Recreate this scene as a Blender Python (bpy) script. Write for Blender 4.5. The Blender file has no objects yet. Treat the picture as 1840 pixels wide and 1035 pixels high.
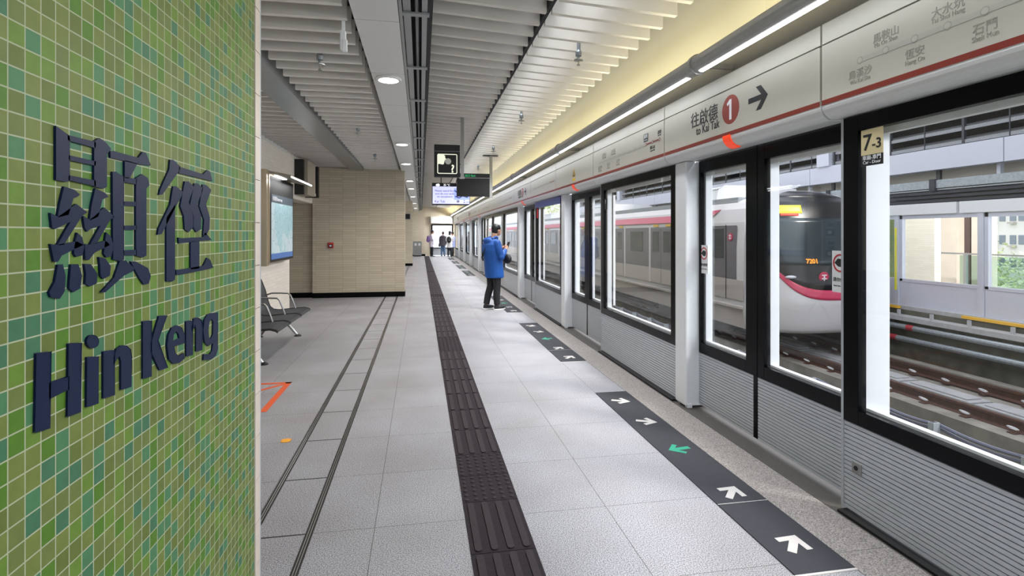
import bpy, math, random
from math import sin, cos, pi, radians, sqrt
from mathutils import Vector, Matrix
from mathutils.geometry import tessellate_polygon
import numpy as np

random.seed(7)
SC = bpy.context.scene
COL = SC.collection

# ------------------------------------------------------------ camera
F_PX, VPX, HOR = 943.0, 756.0, 419.5
YAW = math.atan((920 - VPX) / F_PX)
cam_d = bpy.data.cameras.new('camera')
cam = bpy.data.objects.new('camera', cam_d)
COL.objects.link(cam)
cam.location = (0, 0, 1.5)
cam.rotation_euler = (pi / 2, 0, -YAW)
cam_d.sensor_fit = 'HORIZONTAL'
cam_d.sensor_width = 36
cam_d.lens = 36 * F_PX / 1840
cam_d.shift_y = -(517.5 - HOR) / 1840
cam_d.clip_start = 0.05
cam_d.clip_end = 600
SC.camera = cam

# ------------------------------------------------------------ world, exposure
SC.view_settings.view_transform = 'Standard'
SC.view_settings.look = 'None'
SC.view_settings.gamma = 1
SC.view_settings.use_curve_mapping = False
SC.view_settings.exposure = 1.32
w = bpy.data.worlds.new('overcast_sky'); SC.world = w
w.use_nodes = True
nt = w.node_tree
bg = nt.nodes['Background']
tc = nt.nodes.new('ShaderNodeTexCoord')
nz = nt.nodes.new('ShaderNodeTexNoise'); nz.inputs['Scale'].default_value = 2.2; nz.inputs['Detail'].default_value = 5
rmp = nt.nodes.new('ShaderNodeValToRGB')
rmp.color_ramp.elements[0].position = 0.35; rmp.color_ramp.elements[0].color = (0.72, 0.82, 1.0, 1)
rmp.color_ramp.elements[1].position = 0.65; rmp.color_ramp.elements[1].color = (1, 1, 1, 1)
nt.links.new(tc.outputs['Generated'], nz.inputs['Vector'])
nt.links.new(nz.outputs['Fac'], rmp.inputs['Fac'])
nt.links.new(rmp.outputs['Color'], bg.inputs['Color'])
bg.inputs['Strength'].default_value = .97

sun_d = bpy.data.lights.new('hazy_sun', 'SUN'); sun_d.energy = 1.6; sun_d.angle = radians(12); sun_d.color = (1, .96, .9)
sun = bpy.data.objects.new('hazy_sun', sun_d); COL.objects.link(sun)
sun.location = (30, -20, 40)
sun.rotation_euler = Vector((-0.55, 0.45, -0.75)).to_track_quat('-Z', 'Y').to_euler()

# ------------------------------------------------------------ colour and material helpers
def C(h, a=1.0):
    h = h.lstrip('#')
    r = []
    for i in (0, 2, 4):
        v = int(h[i:i + 2], 16) / 255
        r.append(v / 12.92 if v <= .04045 else ((v + .055) / 1.055) ** 2.4)
    return (r[0], r[1], r[2], a)

MATS = {}
def mat(name, col='#808080', rough=.5, metal=0.0, spec=.5, emit=None, es=0.0, noise=0.0, nscale=30, bump=0.0):
    if name in MATS: return MATS[name]
    m = bpy.data.materials.new(name); m.use_nodes = True
    n = m.node_tree; b = n.nodes['Principled BSDF']
    c = C(col)
    b.inputs['Base Color'].default_value = c
    b.inputs['Roughness'].default_value = rough
    b.inputs['Metallic'].default_value = metal
    b.inputs['Specular IOR Level'].default_value = spec
    if emit:
        b.inputs['Emission Color'].default_value = C(emit); b.inputs['Emission Strength'].default_value = es
    t = n.nodes.new('ShaderNodeTexCoord')
    x = n.nodes.new('ShaderNodeTexNoise'); x.inputs['Scale'].default_value = nscale; x.inputs['Detail'].default_value = 4
    n.links.new(t.outputs['Object'], x.inputs['Vector'])
    amt = max(noise, 0.02)
    mr = n.nodes.new('ShaderNodeMapRange')
    mr.inputs['From Min'].default_value = .3; mr.inputs['From Max'].default_value = .7
    mr.inputs['To Min'].default_value = 1 - amt; mr.inputs['To Max'].default_value = 1 + amt * .6
    n.links.new(x.outputs['Fac'], mr.inputs['Value'])
    mx = n.nodes.new('ShaderNodeVectorMath'); mx.operation = 'SCALE'
    mx.inputs[0].default_value = c[:3]
    n.links.new(mr.outputs['Result'], mx.inputs['Scale'])
    n.links.new(mx.outputs['Vector'], b.inputs['Base Color'])
    if bump:
        bp = n.nodes.new('ShaderNodeBump'); bp.inputs['Strength'].default_value = bump; bp.inputs['Distance'].default_value = .01
        n.links.new(x.outputs['Fac'], bp.inputs['Height']); n.links.new(bp.outputs['Normal'], b.inputs['Normal'])
    MATS[name] = m
    return m

def glass(name, tint='#ffffff', refl=.06, trans=.97, fres=True):
    if name in MATS: return MATS[name]
    m = bpy.data.materials.new(name); m.use_nodes = True
    n = m.node_tree; n.nodes.remove(n.nodes['Principled BSDF'])
    out = n.nodes['Material Output']
    t = n.nodes.new('ShaderNodeBsdfTransparent'); c = C(tint); t.inputs['Color'].default_value = (c[0] * trans, c[1] * trans, c[2] * trans, 1)
    g = n.nodes.new('ShaderNodeBsdfGlossy'); g.inputs['Roughness'].default_value = .02; g.inputs['Color'].default_value = (.9, .95, .95, 1)
    mx = n.nodes.new('ShaderNodeMixShader')
    lw = n.nodes.new('ShaderNodeLayerWeight'); lw.inputs['Blend'].default_value = .15
    ma = n.nodes.new('ShaderNodeMath'); ma.operation = 'MULTIPLY_ADD'; ma.inputs[1].default_value = .22; ma.inputs[2].default_value = refl * .4
    n.links.new(lw.outputs['Fresnel'], ma.inputs[0]); n.links.new(ma.outputs[0], mx.inputs['Fac'])
    n.links.new(t.outputs[0], mx.inputs[1]); n.links.new(g.outputs[0], mx.inputs[2])
    n.links.new(mx.outputs[0], out.inputs['Surface'])
    MATS[name] = m
    return m

class NB:
    """tiny node builder"""
    def __init__(s, name):
        s.m = bpy.data.materials.new(name); s.m.use_nodes = True; s.t = s.m.node_tree; s.b = s.t.nodes['Principled BSDF']; MATS[name] = s.m
    def n(s, kind, **kw):
        x = s.t.nodes.new('ShaderNode' + kind)
        for k, v in kw.items(): setattr(x, k, v)
        return x
    def l(s, a, b): s.t.links.new(a, b)
    def math(s, op, a, b=None, c=None):
        x = s.n('Math', operation=op)
        for i, v in enumerate((a, b, c)):
            if v is None: continue
            if isinstance(v, (int, float)): x.inputs[i].default_value = v
            else: s.l(v, x.inputs[i])
        return x.outputs[0]
    def mix(s, f, a, b):
        x = s.n('Mix', data_type='RGBA')
        for k, v in (('Factor', f), ('A', a), ('B', b)):
            inp = [i for i in x.inputs if i.name == k and (i.type == ('VALUE' if k == 'Factor' else 'RGBA'))][0]
            if isinstance(v, (int, float, tuple)): inp.default_value = v
            else: s.l(v, inp)
        return [o for o in x.outputs if o.type == 'RGBA'][0]
    def xyz(s):
        t = s.n('TexCoord'); q = s.n('SeparateXYZ'); s.l(t.outputs['Object'], q.inputs[0]); return t.outputs['Object'], q.outputs
    def joint(s, v, off, pitch, wid):
        """1 inside a joint line"""
        f = s.math('FRACT', s.math('DIVIDE', s.math('SUBTRACT', v, off - pitch * 50 - wid / 2), pitch))
        return s.math('LESS_THAN', f, wid / pitch)

# ------------------------------------------------------------ mesh helpers
ORG = {}
class MB:
    def __init__(s): s.v = []; s.f = []; s.m = []
    def add(s, vs, fs, mi=0):
        o = len(s.v); s.v += [tuple(p) for p in vs]; s.f += [tuple(i + o for i in f) for f in fs]; s.m += [mi] * len(fs); return s
    def box(s, x0, x1, y0, y1, z0, z1, mi=0):
        if x0 > x1: x0, x1 = x1, x0
        if y0 > y1: y0, y1 = y1, y0
        if z0 > z1: z0, z1 = z1, z0
        return s.add([(x0, y0, z0), (x1, y0, z0), (x1, y1, z0), (x0, y1, z0), (x0, y0, z1), (x1, y0, z1), (x1, y1, z1), (x0, y1, z1)],
                     [(0, 3, 2, 1), (4, 5, 6, 7), (0, 1, 5, 4), (1, 2, 6, 5), (2, 3, 7, 6), (3, 0, 4, 7)], mi)
    def prism(s, poly, fn, a, b, holes=(), mi=0):
        """extrude a 2d polygon; fn(u, v, w) -> world point"""
        loops = [list(poly)] + [list(h) for h in holes]
        flat = [p for lp in loops for p in lp]
        tris = tessellate_polygon([[Vector((p[0], p[1], 0)) for p in lp] for lp in loops])
        n = len(flat)
        vs = [fn(p[0], p[1], a) for p in flat] + [fn(p[0], p[1], b) for p in flat]
        fs = [tuple(t) for t in tris] + [tuple(i + n for i in reversed(t)) for t in tris]
        k = 0
        for lp in loops:
            L = len(lp)
            for i in range(L):
                j = (i + 1) % L
                fs.append((k + i, k + j, n + k + j, n + k + i))
            k += L
        return s.add(vs, fs, mi)
    def tube(s, pts, r, n=10, cap=True, mi=0):
        pts = [Vector(p) for p in pts]; R = r if isinstance(r, (list, tuple)) else [r] * len(pts)
        rings = []; up = None
        for i, p in enumerate(pts):
            d = (pts[min(i + 1, len(pts) - 1)] - pts[max(i - 1, 0)]).normalized()
            if up is None: up = Vector((0, 0, 1)) if abs(d.z) < .9 else Vector((1, 0, 0))
            a = d.cross(up).normalized(); b = a.cross(d).normalized(); up = b
            rings.append([p + a * (R[i] * cos(2 * pi * k / n)) + b * (R[i] * sin(2 * pi * k / n)) for k in range(n)])
        return s.loft(rings, cap, mi)
    def loft(s, rings, cap=True, mi=0):
        n = len(rings[0]); vs = [p for r in rings for p in r]; fs = []
        for i in range(len(rings) - 1):
            for k in range(n):
                k2 = (k + 1) % n
                fs.append((i * n + k, i * n + k2, (i + 1) * n + k2, (i + 1) * n + k))
        if cap:
            fs.append(tuple(range(n - 1, -1, -1))); fs.append(tuple((len(rings) - 1) * n + k for k in range(n)))
        return s.add(vs, fs, mi)
    def cyl(s, c, axis, r, h, n=24, mi=0):
        c = Vector(c); d = {'x': Vector((1, 0, 0)), 'y': Vector((0, 1, 0)), 'z': Vector((0, 0, 1))}[axis]
        return s.tube([c, c + d * h], r, n, True, mi)
    def lathe(s, c, prof, n=24, mi=0):
        return s.loft([[(c[0] + r * cos(2 * pi * k / n), c[1] + r * sin(2 * pi * k / n), c[2] + z) for k in range(n)] for r, z in prof], True, mi)
    def ell(s, c, rx, ry, rz, n=14, m=9, mi=0):
        rings = []
        for i in range(m + 1):
            t = pi * (i + .02) / (m + .04)
            rings.append([(c[0] + rx * sin(t) * cos(2 * pi * k / n), c[1] + ry * sin(t) * sin(2 * pi * k / n), c[2] - rz * cos(t)) for k in range(n)])
        return s.loft(rings, True, mi)
    def build(s, name, m, parent=None, smooth=False, bevel=0, org=None, kind=None, label=None, cat=None, group=None):
        o0 = Vector(ORG[parent.name]) if parent is not None else Vector(org or (0, 0, 0))
        me = bpy.data.meshes.new(name)
        me.from_pydata([tuple(Vector(p) - o0) for p in s.v], [], s.f)
        ms = m if isinstance(m, (list, tuple)) else [m]
        for q in ms: me.materials.append(q)
        if len(ms) > 1: me.polygons.foreach_set('material_index', s.m)
        if smooth: me.polygons.foreach_set('use_smooth', [True] * len(me.polygons))
        me.update()
        o = bpy.data.objects.new(name, me); COL.objects.link(o)
        if parent is not None: o.parent = parent
        else: o.location = o0
        ORG[o.name] = tuple(o0)
        if bevel:
            b = o.modifiers.new('b', 'BEVEL'); b.width = bevel; b.segments = 2; b.limit_method = 'ANGLE'; b.angle_limit = radians(40)
        tag(o, label, cat, group, kind)
        return o

def tag(o, label=None, cat=None, group=None, kind=None):
    if label: o['label'] = label
    if cat: o['category'] = cat
    if group: o['group'] = group
    if kind: o['kind'] = kind
    return o

def thing(name, label, cat, loc=(0, 0, 0), group=None):
    o = bpy.data.objects.new(name, None); COL.objects.link(o); o.location = loc; o.empty_display_size = .1
    ORG[o.name] = tuple(loc)
    return tag(o, label, cat, group)

def copy_tree(o, parent=None, off=None, label=None, group=None):
    c = o.copy(); COL.objects.link(c)
    if parent is not None: c.parent = parent
    if off is not None: c.location = Vector(o.location) + Vector(off)
    if label: c['label'] = label
    if group: c['group'] = group
    ORG[c.name] = tuple(c.location) if parent is None else ORG[parent.name]
    for ch in list(o.children): copy_tree(ch, c)
    return c

def struct(mb, name, m, **k): return mb.build(name, m, kind='structure', **k)

def text(s, size, o, xd, yd, m, parent, name='lettering', align='CENTER', bold=0.0, squeeze=1.0, ext=.0008, **kw):
    """a line of raised text: o origin, xd reading direction, yd up"""
    cu = bpy.data.curves.new('t', 'FONT'); cu.body = s; cu.size = size; cu.align_x = align; cu.offset = bold; cu.extrude = ext; cu.resolution_u = 3
    ob = bpy.data.objects.new('t', cu); COL.objects.link(ob)
    dg = bpy.context.evaluated_depsgraph_get(); dg.update()
    me = bpy.data.meshes.new_from_object(ob.evaluated_get(dg))
    vs = [v.co.copy() for v in me.vertices]; fs = [tuple(p.vertices) for p in me.polygons]
    bpy.data.objects.remove(ob); bpy.data.curves.remove(cu); bpy.data.meshes.remove(me)
    o = Vector(o); xd = Vector(xd); yd = Vector(yd); zd = xd.cross(yd)
    mb = MB(); mb.add([o + xd * (v.x * squeeze) + yd * v.y + zd * v.z for v in vs], fs)
    if isinstance(parent, MB):
        parent.add(mb.v, mb.f); return parent
    return mb.build(name, m, parent, **kw)

def evalmesh(mb, name, m, parent, voxel, smooth_it=6, **kw):
    """union overlapping volumes into one continuous skin"""
    o = mb.build('tmp_' + name, m, None)
    r = o.modifiers.new('r', 'REMESH'); r.mode = 'VOXEL'; r.voxel_size = voxel
    sm = o.modifiers.new('s', 'SMOOTH'); sm.factor = .5; sm.iterations = smooth_it
    dg = bpy.context.evaluated_depsgraph_get(); dg.update()
    me = bpy.data.meshes.new_from_object(o.evaluated_get(dg))
    r2 = MB(); r2.add([v.co.copy() for v in me.vertices], [tuple(p.vertices) for p in me.polygons])
    bpy.data.objects.remove(o); bpy.data.meshes.remove(me)
    return r2.build(name, m, parent, smooth=True, **kw)

ORD = ['first', 'second', 'third', 'fourth', 'fifth', 'sixth', 'seventh', 'eighth', 'ninth', 'tenth', 'eleventh', 'twelfth', 'thirteenth', 'fourteenth', 'fifteenth']
XF = lambda u, v, w: (w, u, v)      # polygon in (Y, Z), depth along X
YF = lambda u, v, w: (u, w, v)      # polygon in (X, Z), depth along Y
ZF = lambda u, v, w: (u, v, w)      # polygon in (X, Y), depth along Z
RX, RY, RZ = (0, -1, 0), (1, 0, 0), (0, 0, 1)   # reading directions: on faces turned to -X, to -Y; up

# ------------------------------------------------------------ materials
white = mat('white_powder_coat', '#d6d8da', .35)
cream = mat('cream_enamel_panel', '#b3b0a4', .4, noise=.02, nscale=2)
black = mat('black_gloss_frame', '#06070a', .22, spec=.12)
mblack = mat('matt_black', '#111112', .6)
steel = mat('brushed_steel', '#a9a9a6', .3, .9, noise=.08, nscale=60)
silver = mat('silver_paint', '#b4b8bd', .38, .35, noise=.03)
bright_white = mat('white_enamel', '#f2f4f5', .4)
slatm = mat('warm_grey_slat', '#e6e1d7', .55, noise=.03, nscale=8)
slatm_l = mat('grey_slat', '#dedad3', .55, noise=.04, nscale=6)
void = mat('dark_ceiling_void', '#17171a', .9)
panelm = mat('ceiling_panel_grey', '#d6d7d5', .45, noise=.02, nscale=3)
beamm = mat('grey_metal_beam', '#9b9d9d', .35, .5, noise=.05, nscale=4)
navy = mat('navy_letter', '#0c1a38', .45, spec=.2)
darkrail = mat('threshold_metal', '#5b5753', .5, .4, noise=.1, nscale=50)
maroon = mat('maroon_stripe', '#7a2a1e', .4)
concrete = mat('stained_concrete', '#8d887f', .9, noise=.3, nscale=3, bump=.3)
concrete_d = mat('dark_mossy_concrete', '#57564a', .95, noise=.45, nscale=4, bump=.3)
rust = mat('rusty_rail_steel', '#5c4136', .6, .4, noise=.3, nscale=20)
galv = mat('galvanised_steel', '#9fa6ab', .45, .6, noise=.2, nscale=25)
orange = mat('orange_tape', '#d2541f', .6, noise=.08, nscale=60)
clear = glass('clear_glass')
grey_text = mat('grey_print', '#8f8c83', .5)
black_text = mat('black_print', '#16171a', .5)
white_text = mat('white_print', '#e9ebee', .5)
red_text = mat('red_print', '#c0202c', .5)
mint = mat('green_print', '#17876a', .6)

# floor: granite-look tiles
q = NB('granite_floor_tiles'); vec, (X_, Y_, Z_) = q.xyz()
n1 = q.n('TexNoise'); n1.inputs['Scale'].default_value = 190; n1.inputs['Detail'].default_value = 3; q.l(vec, n1.inputs['Vector'])
n2 = q.n('TexNoise'); n2.inputs['Scale'].default_value = 1.6; n2.inputs['Detail'].default_value = 6; q.l(vec, n2.inputs['Vector'])
r1 = q.n('ValToRGB'); r1.color_ramp.elements[0].position = .37; r1.color_ramp.elements[0].color = C('#5e5c60'); r1.color_ramp.elements[1].position = .60; r1.color_ramp.elements[1].color = C('#b4b5bb')
q.l(n1.outputs['Fac'], r1.inputs['Fac'])
r2 = q.n('ValToRGB'); r2.color_ramp.elements[0].position = .3; r2.color_ramp.elements[0].color = (.80, .775, .75, 1); r2.color_ramp.elements[1].position = .7; r2.color_ramp.elements[1].color = (1, 1, 1, 1)
q.l(n2.outputs['Fac'], r2.inputs['Fac'])
mm = q.n('Mix', data_type='RGBA', blend_type='MULTIPLY'); mm.inputs[0].default_value = 1
q.l(r1.outputs[0], mm.inputs[6]); q.l(r2.outputs[0], mm.inputs[7])
# tone per tile
cx = q.math('FLOOR', q.math('DIVIDE', q.math('ADD', X_, .231 + 61.6), .616)); cy = q.math('FLOOR', q.math('DIVIDE', q.math('ADD', Y_, 61.6 - 2.755), .616))
cb = q.n('CombineXYZ'); q.l(cx, cb.inputs[0]); q.l(cy, cb.inputs[1]); wn = q.n('TexWhiteNoise'); q.l(cb.outputs[0], wn.inputs['Vector'])
tone = q.math('MULTIPLY_ADD', wn.outputs['Value'], .07, .95)
sc_ = q.n('VectorMath', operation='SCALE'); q.l(mm.outputs[2], sc_.inputs[0]); q.l(tone, sc_.inputs['Scale'])
j = q.math('MAXIMUM', q.joint(X_, -.231, .616, .0035), q.joint(Y_, 2.755, .616, .003))
q.l(q.mix(j, sc_.outputs[0], C('#4d4b49')), q.b.inputs['Base Color'])
q.b.inputs['Roughness'].default_value = .55; q.b.inputs['Specular IOR Level'].default_value = .35
floor_m = q.m

q = NB('edge_granite'); vec, (X_, Y_, Z_) = q.xyz()
n1 = q.n('TexNoise'); n1.inputs['Scale'].default_value = 170; n1.inputs['Detail'].default_value = 3; q.l(vec, n1.inputs['Vector'])
r1 = q.n('ValToRGB'); r1.color_ramp.elements[0].position = .36; r1.color_ramp.elements[0].color = C('#5f5b58'); r1.color_ramp.elements[1].position = .64; r1.color_ramp.elements[1].color = C('#a59e99')
q.l(n1.outputs['Fac'], r1.inputs['Fac'])
q.l(q.mix(q.joint(Y_, 2.16, 1.232, .004), r1.outputs[0], C('#5d5955')), q.b.inputs['Base Color']); q.b.inputs['Roughness'].default_value = .6
edge_m = q.m

def ceramic(name, axis, c1, c2, grout, bw=.30, bh=.055, off=.5):
    q = NB(name); vec, S = q.xyz()
    cb = q.n('CombineXYZ'); q.l(S[0 if axis == 'x' else 1], cb.inputs[0]); q.l(S[2], cb.inputs[1])
    b = q.n('TexBrick'); q.l(cb.outputs[0], b.inputs['Vector'])
    b.inputs['Scale'].default_value = 1; b.inputs['Brick Width'].default_value = bw; b.inputs['Row Height'].default_value = bh
    b.inputs['Mortar Size'].default_value = .0022; b.inputs['Mortar Smooth'].default_value = .1; b.offset = off
    b.inputs['Color1'].default_value = C(c1); b.inputs['Color2'].default_value = C(c2); b.inputs['Mortar'].default_value = C(grout)
    q.l(b.outputs['Color'], q.b.inputs['Base Color']); q.b.inputs['Roughness'].default_value = .4
    return q.m
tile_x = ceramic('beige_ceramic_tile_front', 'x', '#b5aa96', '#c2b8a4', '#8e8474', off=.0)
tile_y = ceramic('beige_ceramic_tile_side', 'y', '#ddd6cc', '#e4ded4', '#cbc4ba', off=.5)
tile_w = ceramic('warm_white_wall_cladding', 'y', '#d8d0b2', '#dcd5b8', '#cfc7aa', bw=1.6, bh=.9, off=0)
tile_e = ceramic('pale_end_wall_tile', 'x', '#cbbfa9', '#d2c8b4', '#bdb29d', off=.5)

# green mosaic
q = NB('green_glass_mosaic'); vec, (X_, Y_, Z_) = q.xyz()
PT = .0372
cy = q.math('FLOOR', q.math('DIVIDE', q.math('ADD', Y_, 5), PT)); cz = q.math('FLOOR', q.math('DIVIDE', q.math('ADD', Z_, 5), PT))
cb = q.n('CombineXYZ'); q.l(cy, cb.inputs[0]); q.l(cz, cb.inputs[1])
wn = q.n('TexWhiteNoise'); q.l(cb.outputs[0], wn.inputs['Vector'])
rr = q.n('ValToRGB'); rr.color_ramp.interpolation = 'CONSTANT'
cols = [(0, '#5d6b31'), (.2, '#697639'), (.4, '#4c7222'), (.52, '#63713a'), (.68, '#5f7c2e'), (.78, '#46754f'), (.9, '#3e6b4d')]
el = rr.color_ramp.elements
el[0].position = 0; el[0].color = C(cols[0][1]); el[1].position = cols[1][0]; el[1].color = C(cols[1][1])
for p, c in cols[2:]:
    e = el.new(p); e.color = C(c)
q.l(wn.outputs['Value'], rr.inputs['Fac'])
n3 = q.n('TexNoise'); n3.inputs['Scale'].default_value = 45; q.l(vec, n3.inputs['Vector'])
mr = q.math('MULTIPLY_ADD', n3.outputs['Fac'], .3, .85)
sv = q.n('VectorMath', operation='SCALE'); q.l(rr.outputs[0], sv.inputs[0]); q.l(mr, sv.inputs['Scale'])
j = q.math('MAXIMUM', q.joint(Y_, 0, PT, .0026), q.joint(Z_, 0, PT, .0026))
j = q.math('MAXIMUM', q.joint(Y_, -5, PT, .0026), q.joint(Z_, -5, PT, .0026))
q.l(q.mix(j, sv.outputs[0], C('#a3a88e')), q.b.inputs['Base Color'])
q.l(q.math('MULTIPLY_ADD', j, .3, .5), q.b.inputs['Roughness']); q.b.inputs['Specular IOR Level'].default_value = .25
bp = q.n('Bump'); bp.inputs['Strength'].default_value = .4; bp.inputs['Distance'].default_value = .002
q.l(q.math('SUBTRACT', 1.0, j), bp.inputs['Height']); q.l(bp.outputs['Normal'], q.b.inputs['Normal'])
mosaic = q.m
# ============================================================ structure
YE = 35.4          # end wall
f = MB(); f.box(-7, 2.207, -6, YE, -.25, 0); struct(f, 'floor', floor_m)
f = MB(); f.box(1.918, 2.2, -6, YE, -.1, .0035); struct(f, 'trim_1', edge_m)
f = MB(); f.box(2.207, 2.62, -6, YE, -.9, -.004); f.box(2.201, 2.2068, -6, YE, 0, .005); struct(f, 'trim_2', darkrail)
# walls
f = MB(); f.box(-2.77, -2.47, -6, 10.6, 0, 3.7); f.box(-2.77, -2.47, 10.6, 12.9, 2.19, 3.7)
struct(f, 'wall_left', tile_y)
f = MB(); f.box(-2.47, -.373, 12.77, 13.05, .12, 3.035); struct(f, 'wall_centre', tile_x)
f = MB(); f.box(-2.47, -.365, 12.755, 13.06, 0, .12); struct(f, 'baseboard_centre', black)
f = MB(); f.box(-5.2, -2.47, 12.9, 13.1, .12, 2.6); struct(f, 'wall_niche', tile_x)
f = MB(); f.box(-5.2, -2.47, 12.885, 12.9, 0, .12); struct(f, 'baseboard_niche', black)
f = MB(); f.box(-5.2, -2.77, 10.4, 10.6, 0, 2.4); f.box(-5.2, -5, 10.6, 12.9, 0, 2.4); f.box(-5.2, -2.6, 10.4, 13.1, 2.4, 2.6); struct(f, 'wall_niche_side', tile_y)
f = MB(); f.box(-2.77, -2.47, 13.05, YE, 0, 3.7); struct(f, 'wall_left_far', tile_y)
f = MB(); f.box(-2.47, -.373, 24.7, 25.0, .12, 3.3); struct(f, 'wall_block', tile_e)
f = MB(); f.box(-2.47, -.368, 24.685, 25.01, 0, .12); struct(f, 'baseboard_block', black)
# end wall with window opening X .78..2.05, Z .05..2.04
f = MB(); f.box(-2.9, .30, YE, YE + .3, 0, 3.9); f.box(.30, .70, YE + .08, YE + .3, 0, 3.9); f.box(.70, 2.6, YE + .08, YE + .3, 2.1, 3.9)
f.box(2.14, 2.6, YE + .08, YE + .3, 0, 2.1)
struct(f, 'wall_end', tile_e)
f = MB(); f.box(-2.47, .30, YE - .015, YE, 0, .13); struct(f, 'baseboard_end', black)
f = MB()
for a in ((.70, .78, 0, 2.1), (2.06, 2.14, 0, 2.1), (.78, 2.06, 2.03, 2.1), (.78, 2.06, .50, .56)): f.box(a[0], a[1], YE, YE + .1, a[2], a[3])
o = struct(f, 'window_1', black)
f = MB(); f.box(.78, 2.06, YE + .03, YE + .04, .56, 2.03); f.build('glass_pane', clear, o)
f = MB(); f.box(.78, 2.06, YE + .02, YE + .06, .04, .50); f.build('lower_panel', silver, o)
f = MB(); f.box(.66, 2.1, YE - .12, YE + .08, 2.17, 2.62); f.build('shutter_box', panelm, o)

# bulkhead above the screen doors, lit by the light tube
f = MB(); f.box(2.3, 2.5, -6, YE, 2.53, 3.9); struct(f, 'wall_right', tile_w)
f = MB(); f.box(-2.77, 2.3, -6.2, -6, 2.2, 3.9); struct(f, 'added_back_blocker', tile_x)  # unseen wall added behind the camera to keep sky light off the slats
f = MB(); f.box(2.285, 2.3, -6, YE, 2.65, 2.86); struct(f, 'trim_21', mat('painted_shade_band', '#77746c', .6))  # grey board over the wall imitates the unlit band below the tube
# roof slab
f = MB(); f.box(-7.2, 2.9, -6.3, YE + .4, 3.85, 4.1); o = struct(f, 'ceiling', void)
# ceiling slats
def slats(x0, z0, x1, z1, y0, y1, m, h=.19, t=.044, pitch=.2435):
    f = MB(); y = y0
    while y < y1:
        f.add([(x0, y, z0), (x1, y, z1), (x1, y + t, z1), (x0, y + t, z0), (x0, y, z0 + h), (x1, y, z1 + h), (x1, y + t, z1 + h), (x0, y + t, z0 + h)],
              [(0, 3, 2, 1), (4, 5, 6, 7), (0, 1, 5, 4), (1, 2, 6, 5), (2, 3, 7, 6), (3, 0, 4, 7)])
        y += pitch
    f.box(x0 + .05, x0 + .09, y0, y1, max(z0, z1) + h, max(z0, z1) + h + .04); f.box(x1 - .09, x1 - .05, y0, y1, max(z0, z1) + h, max(z0, z1) + h + .04)
    return struct(f, 'ceiling', m)
ZL = 3.0
slats(-1.285, ZL, -.51, ZL, -3.013, 12.75, slatm_l)
slats(-2.45, ZL + .03, -1.66, ZL + .03, -3.013, 12.75, slatm_l)
slats(-2.45, ZL, -.51, ZL, 13.1, YE, slatm_l)
slats(.095, 3.29, .975, 3.237, -3.05, YE, slatm)
slats(1.02, 3.235, 1.95, 3.18, -3.05, YE, slatm)
f = MB(); f.box(.98, 1.015, -3.05, YE, 3.262, 3.42); struct(f, 'trim_22', mblack)
f = MB(); f.box(-7, -2.45, -6, 10.4, 3.0, 3.05); struct(f, 'ceiling', panelm)
f = MB(); f.box(-1.62, -1.335, -6, 12.77, ZL - .02, ZL + .25); struct(f, 'trim_3', beamm)
# downlight panel run (panels 1.2 m long)
f = MB(); y = -3.9 + .29
while y < YE - .1:
    f.box(-.455, -.15, y + .003, min(y + 1.227, YE), ZL - .01, ZL + .11); y += 1.232
struct(f, 'ceiling', panelm)
f = MB(); f.box(-.43, -.17, -4, YE, ZL + .0, ZL + .3); f.box(-.505, -.465, -4, YE, ZL + .2, ZL + .3); struct(f, 'ceiling', void)
# service trough
f = MB(); f.box(-.145, -.125, -4, YE, ZL, ZL + .14); f.box(-.118, -.068, -4, YE, ZL + .03, ZL + .09); f.box(.008, .046, -4, YE, ZL + .03, ZL + .09)
f.tube([(-.027, -4, ZL + .07), (-.027, YE, ZL + .07)], .014, 8); struct(f, 'trim_4', beamm)
f = MB(); y = 2.77 - .29 - 1.2 * 4
y0 = y
while y < YE:
    f.box(-.13, .06, y, y + .05, ZL + .015, ZL + .028); y += 1.2
struct(f, 'trim_5', beamm)
f = MB(); f.box(.05, .085, -4, YE, ZL + .08, 3.6); struct(f, 'trim_6', mblack)

# floor drains: three slots each, and cross slots between them
def drain(x0, x1, y0, y1):
    t = thing('floor_drain', 'x', 'drain', (x0, y0, 0), 'slotted drain channels in the floor')
    f = MB(); f.box(x0, x1, y0, y1, -.01, .0012); f.build('slot_channel', mblack, t)
    f = MB(); n = 3; wv = (x1 - x0) / (2 * n + 1)
    for i in (1, 2): f.box(x0 + (x1 - x0) * i / 3 - .0022, x0 + (x1 - x0) * i / 3 + .0022, y0, y1, .001, .0022)
    f.build('divider_bar', steel, t); return t
d = drain(-.567, -.531, -3, 12.75); d['label'] = 'long slotted drain line on the right of the pair, nearer the ribbed dark path'
d = drain(-.843, -.807, 2.35, 12.75); d['label'] = 'long slotted drain line on the left of the pair, nearer the seats'
f = MB()
y = 2.755 - .616
while y < 12.7:
    f.box(-.807, -.567, y - .004, y + .004, -.005, .001); y += .616
tag(f.build('cross_slot', mblack), 'thin dark cross slots joining the two long drain lines', 'drain slots', None, 'stuff')
d = drain(-.567, -.531, 13.1, 24.6); d['label'] = 'far drain line beyond the beige tiled wall, right one'
d = drain(-.843, -.807, 13.1, 24.6); d['label'] = 'far drain line beyond the beige tiled wall, left one'

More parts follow.
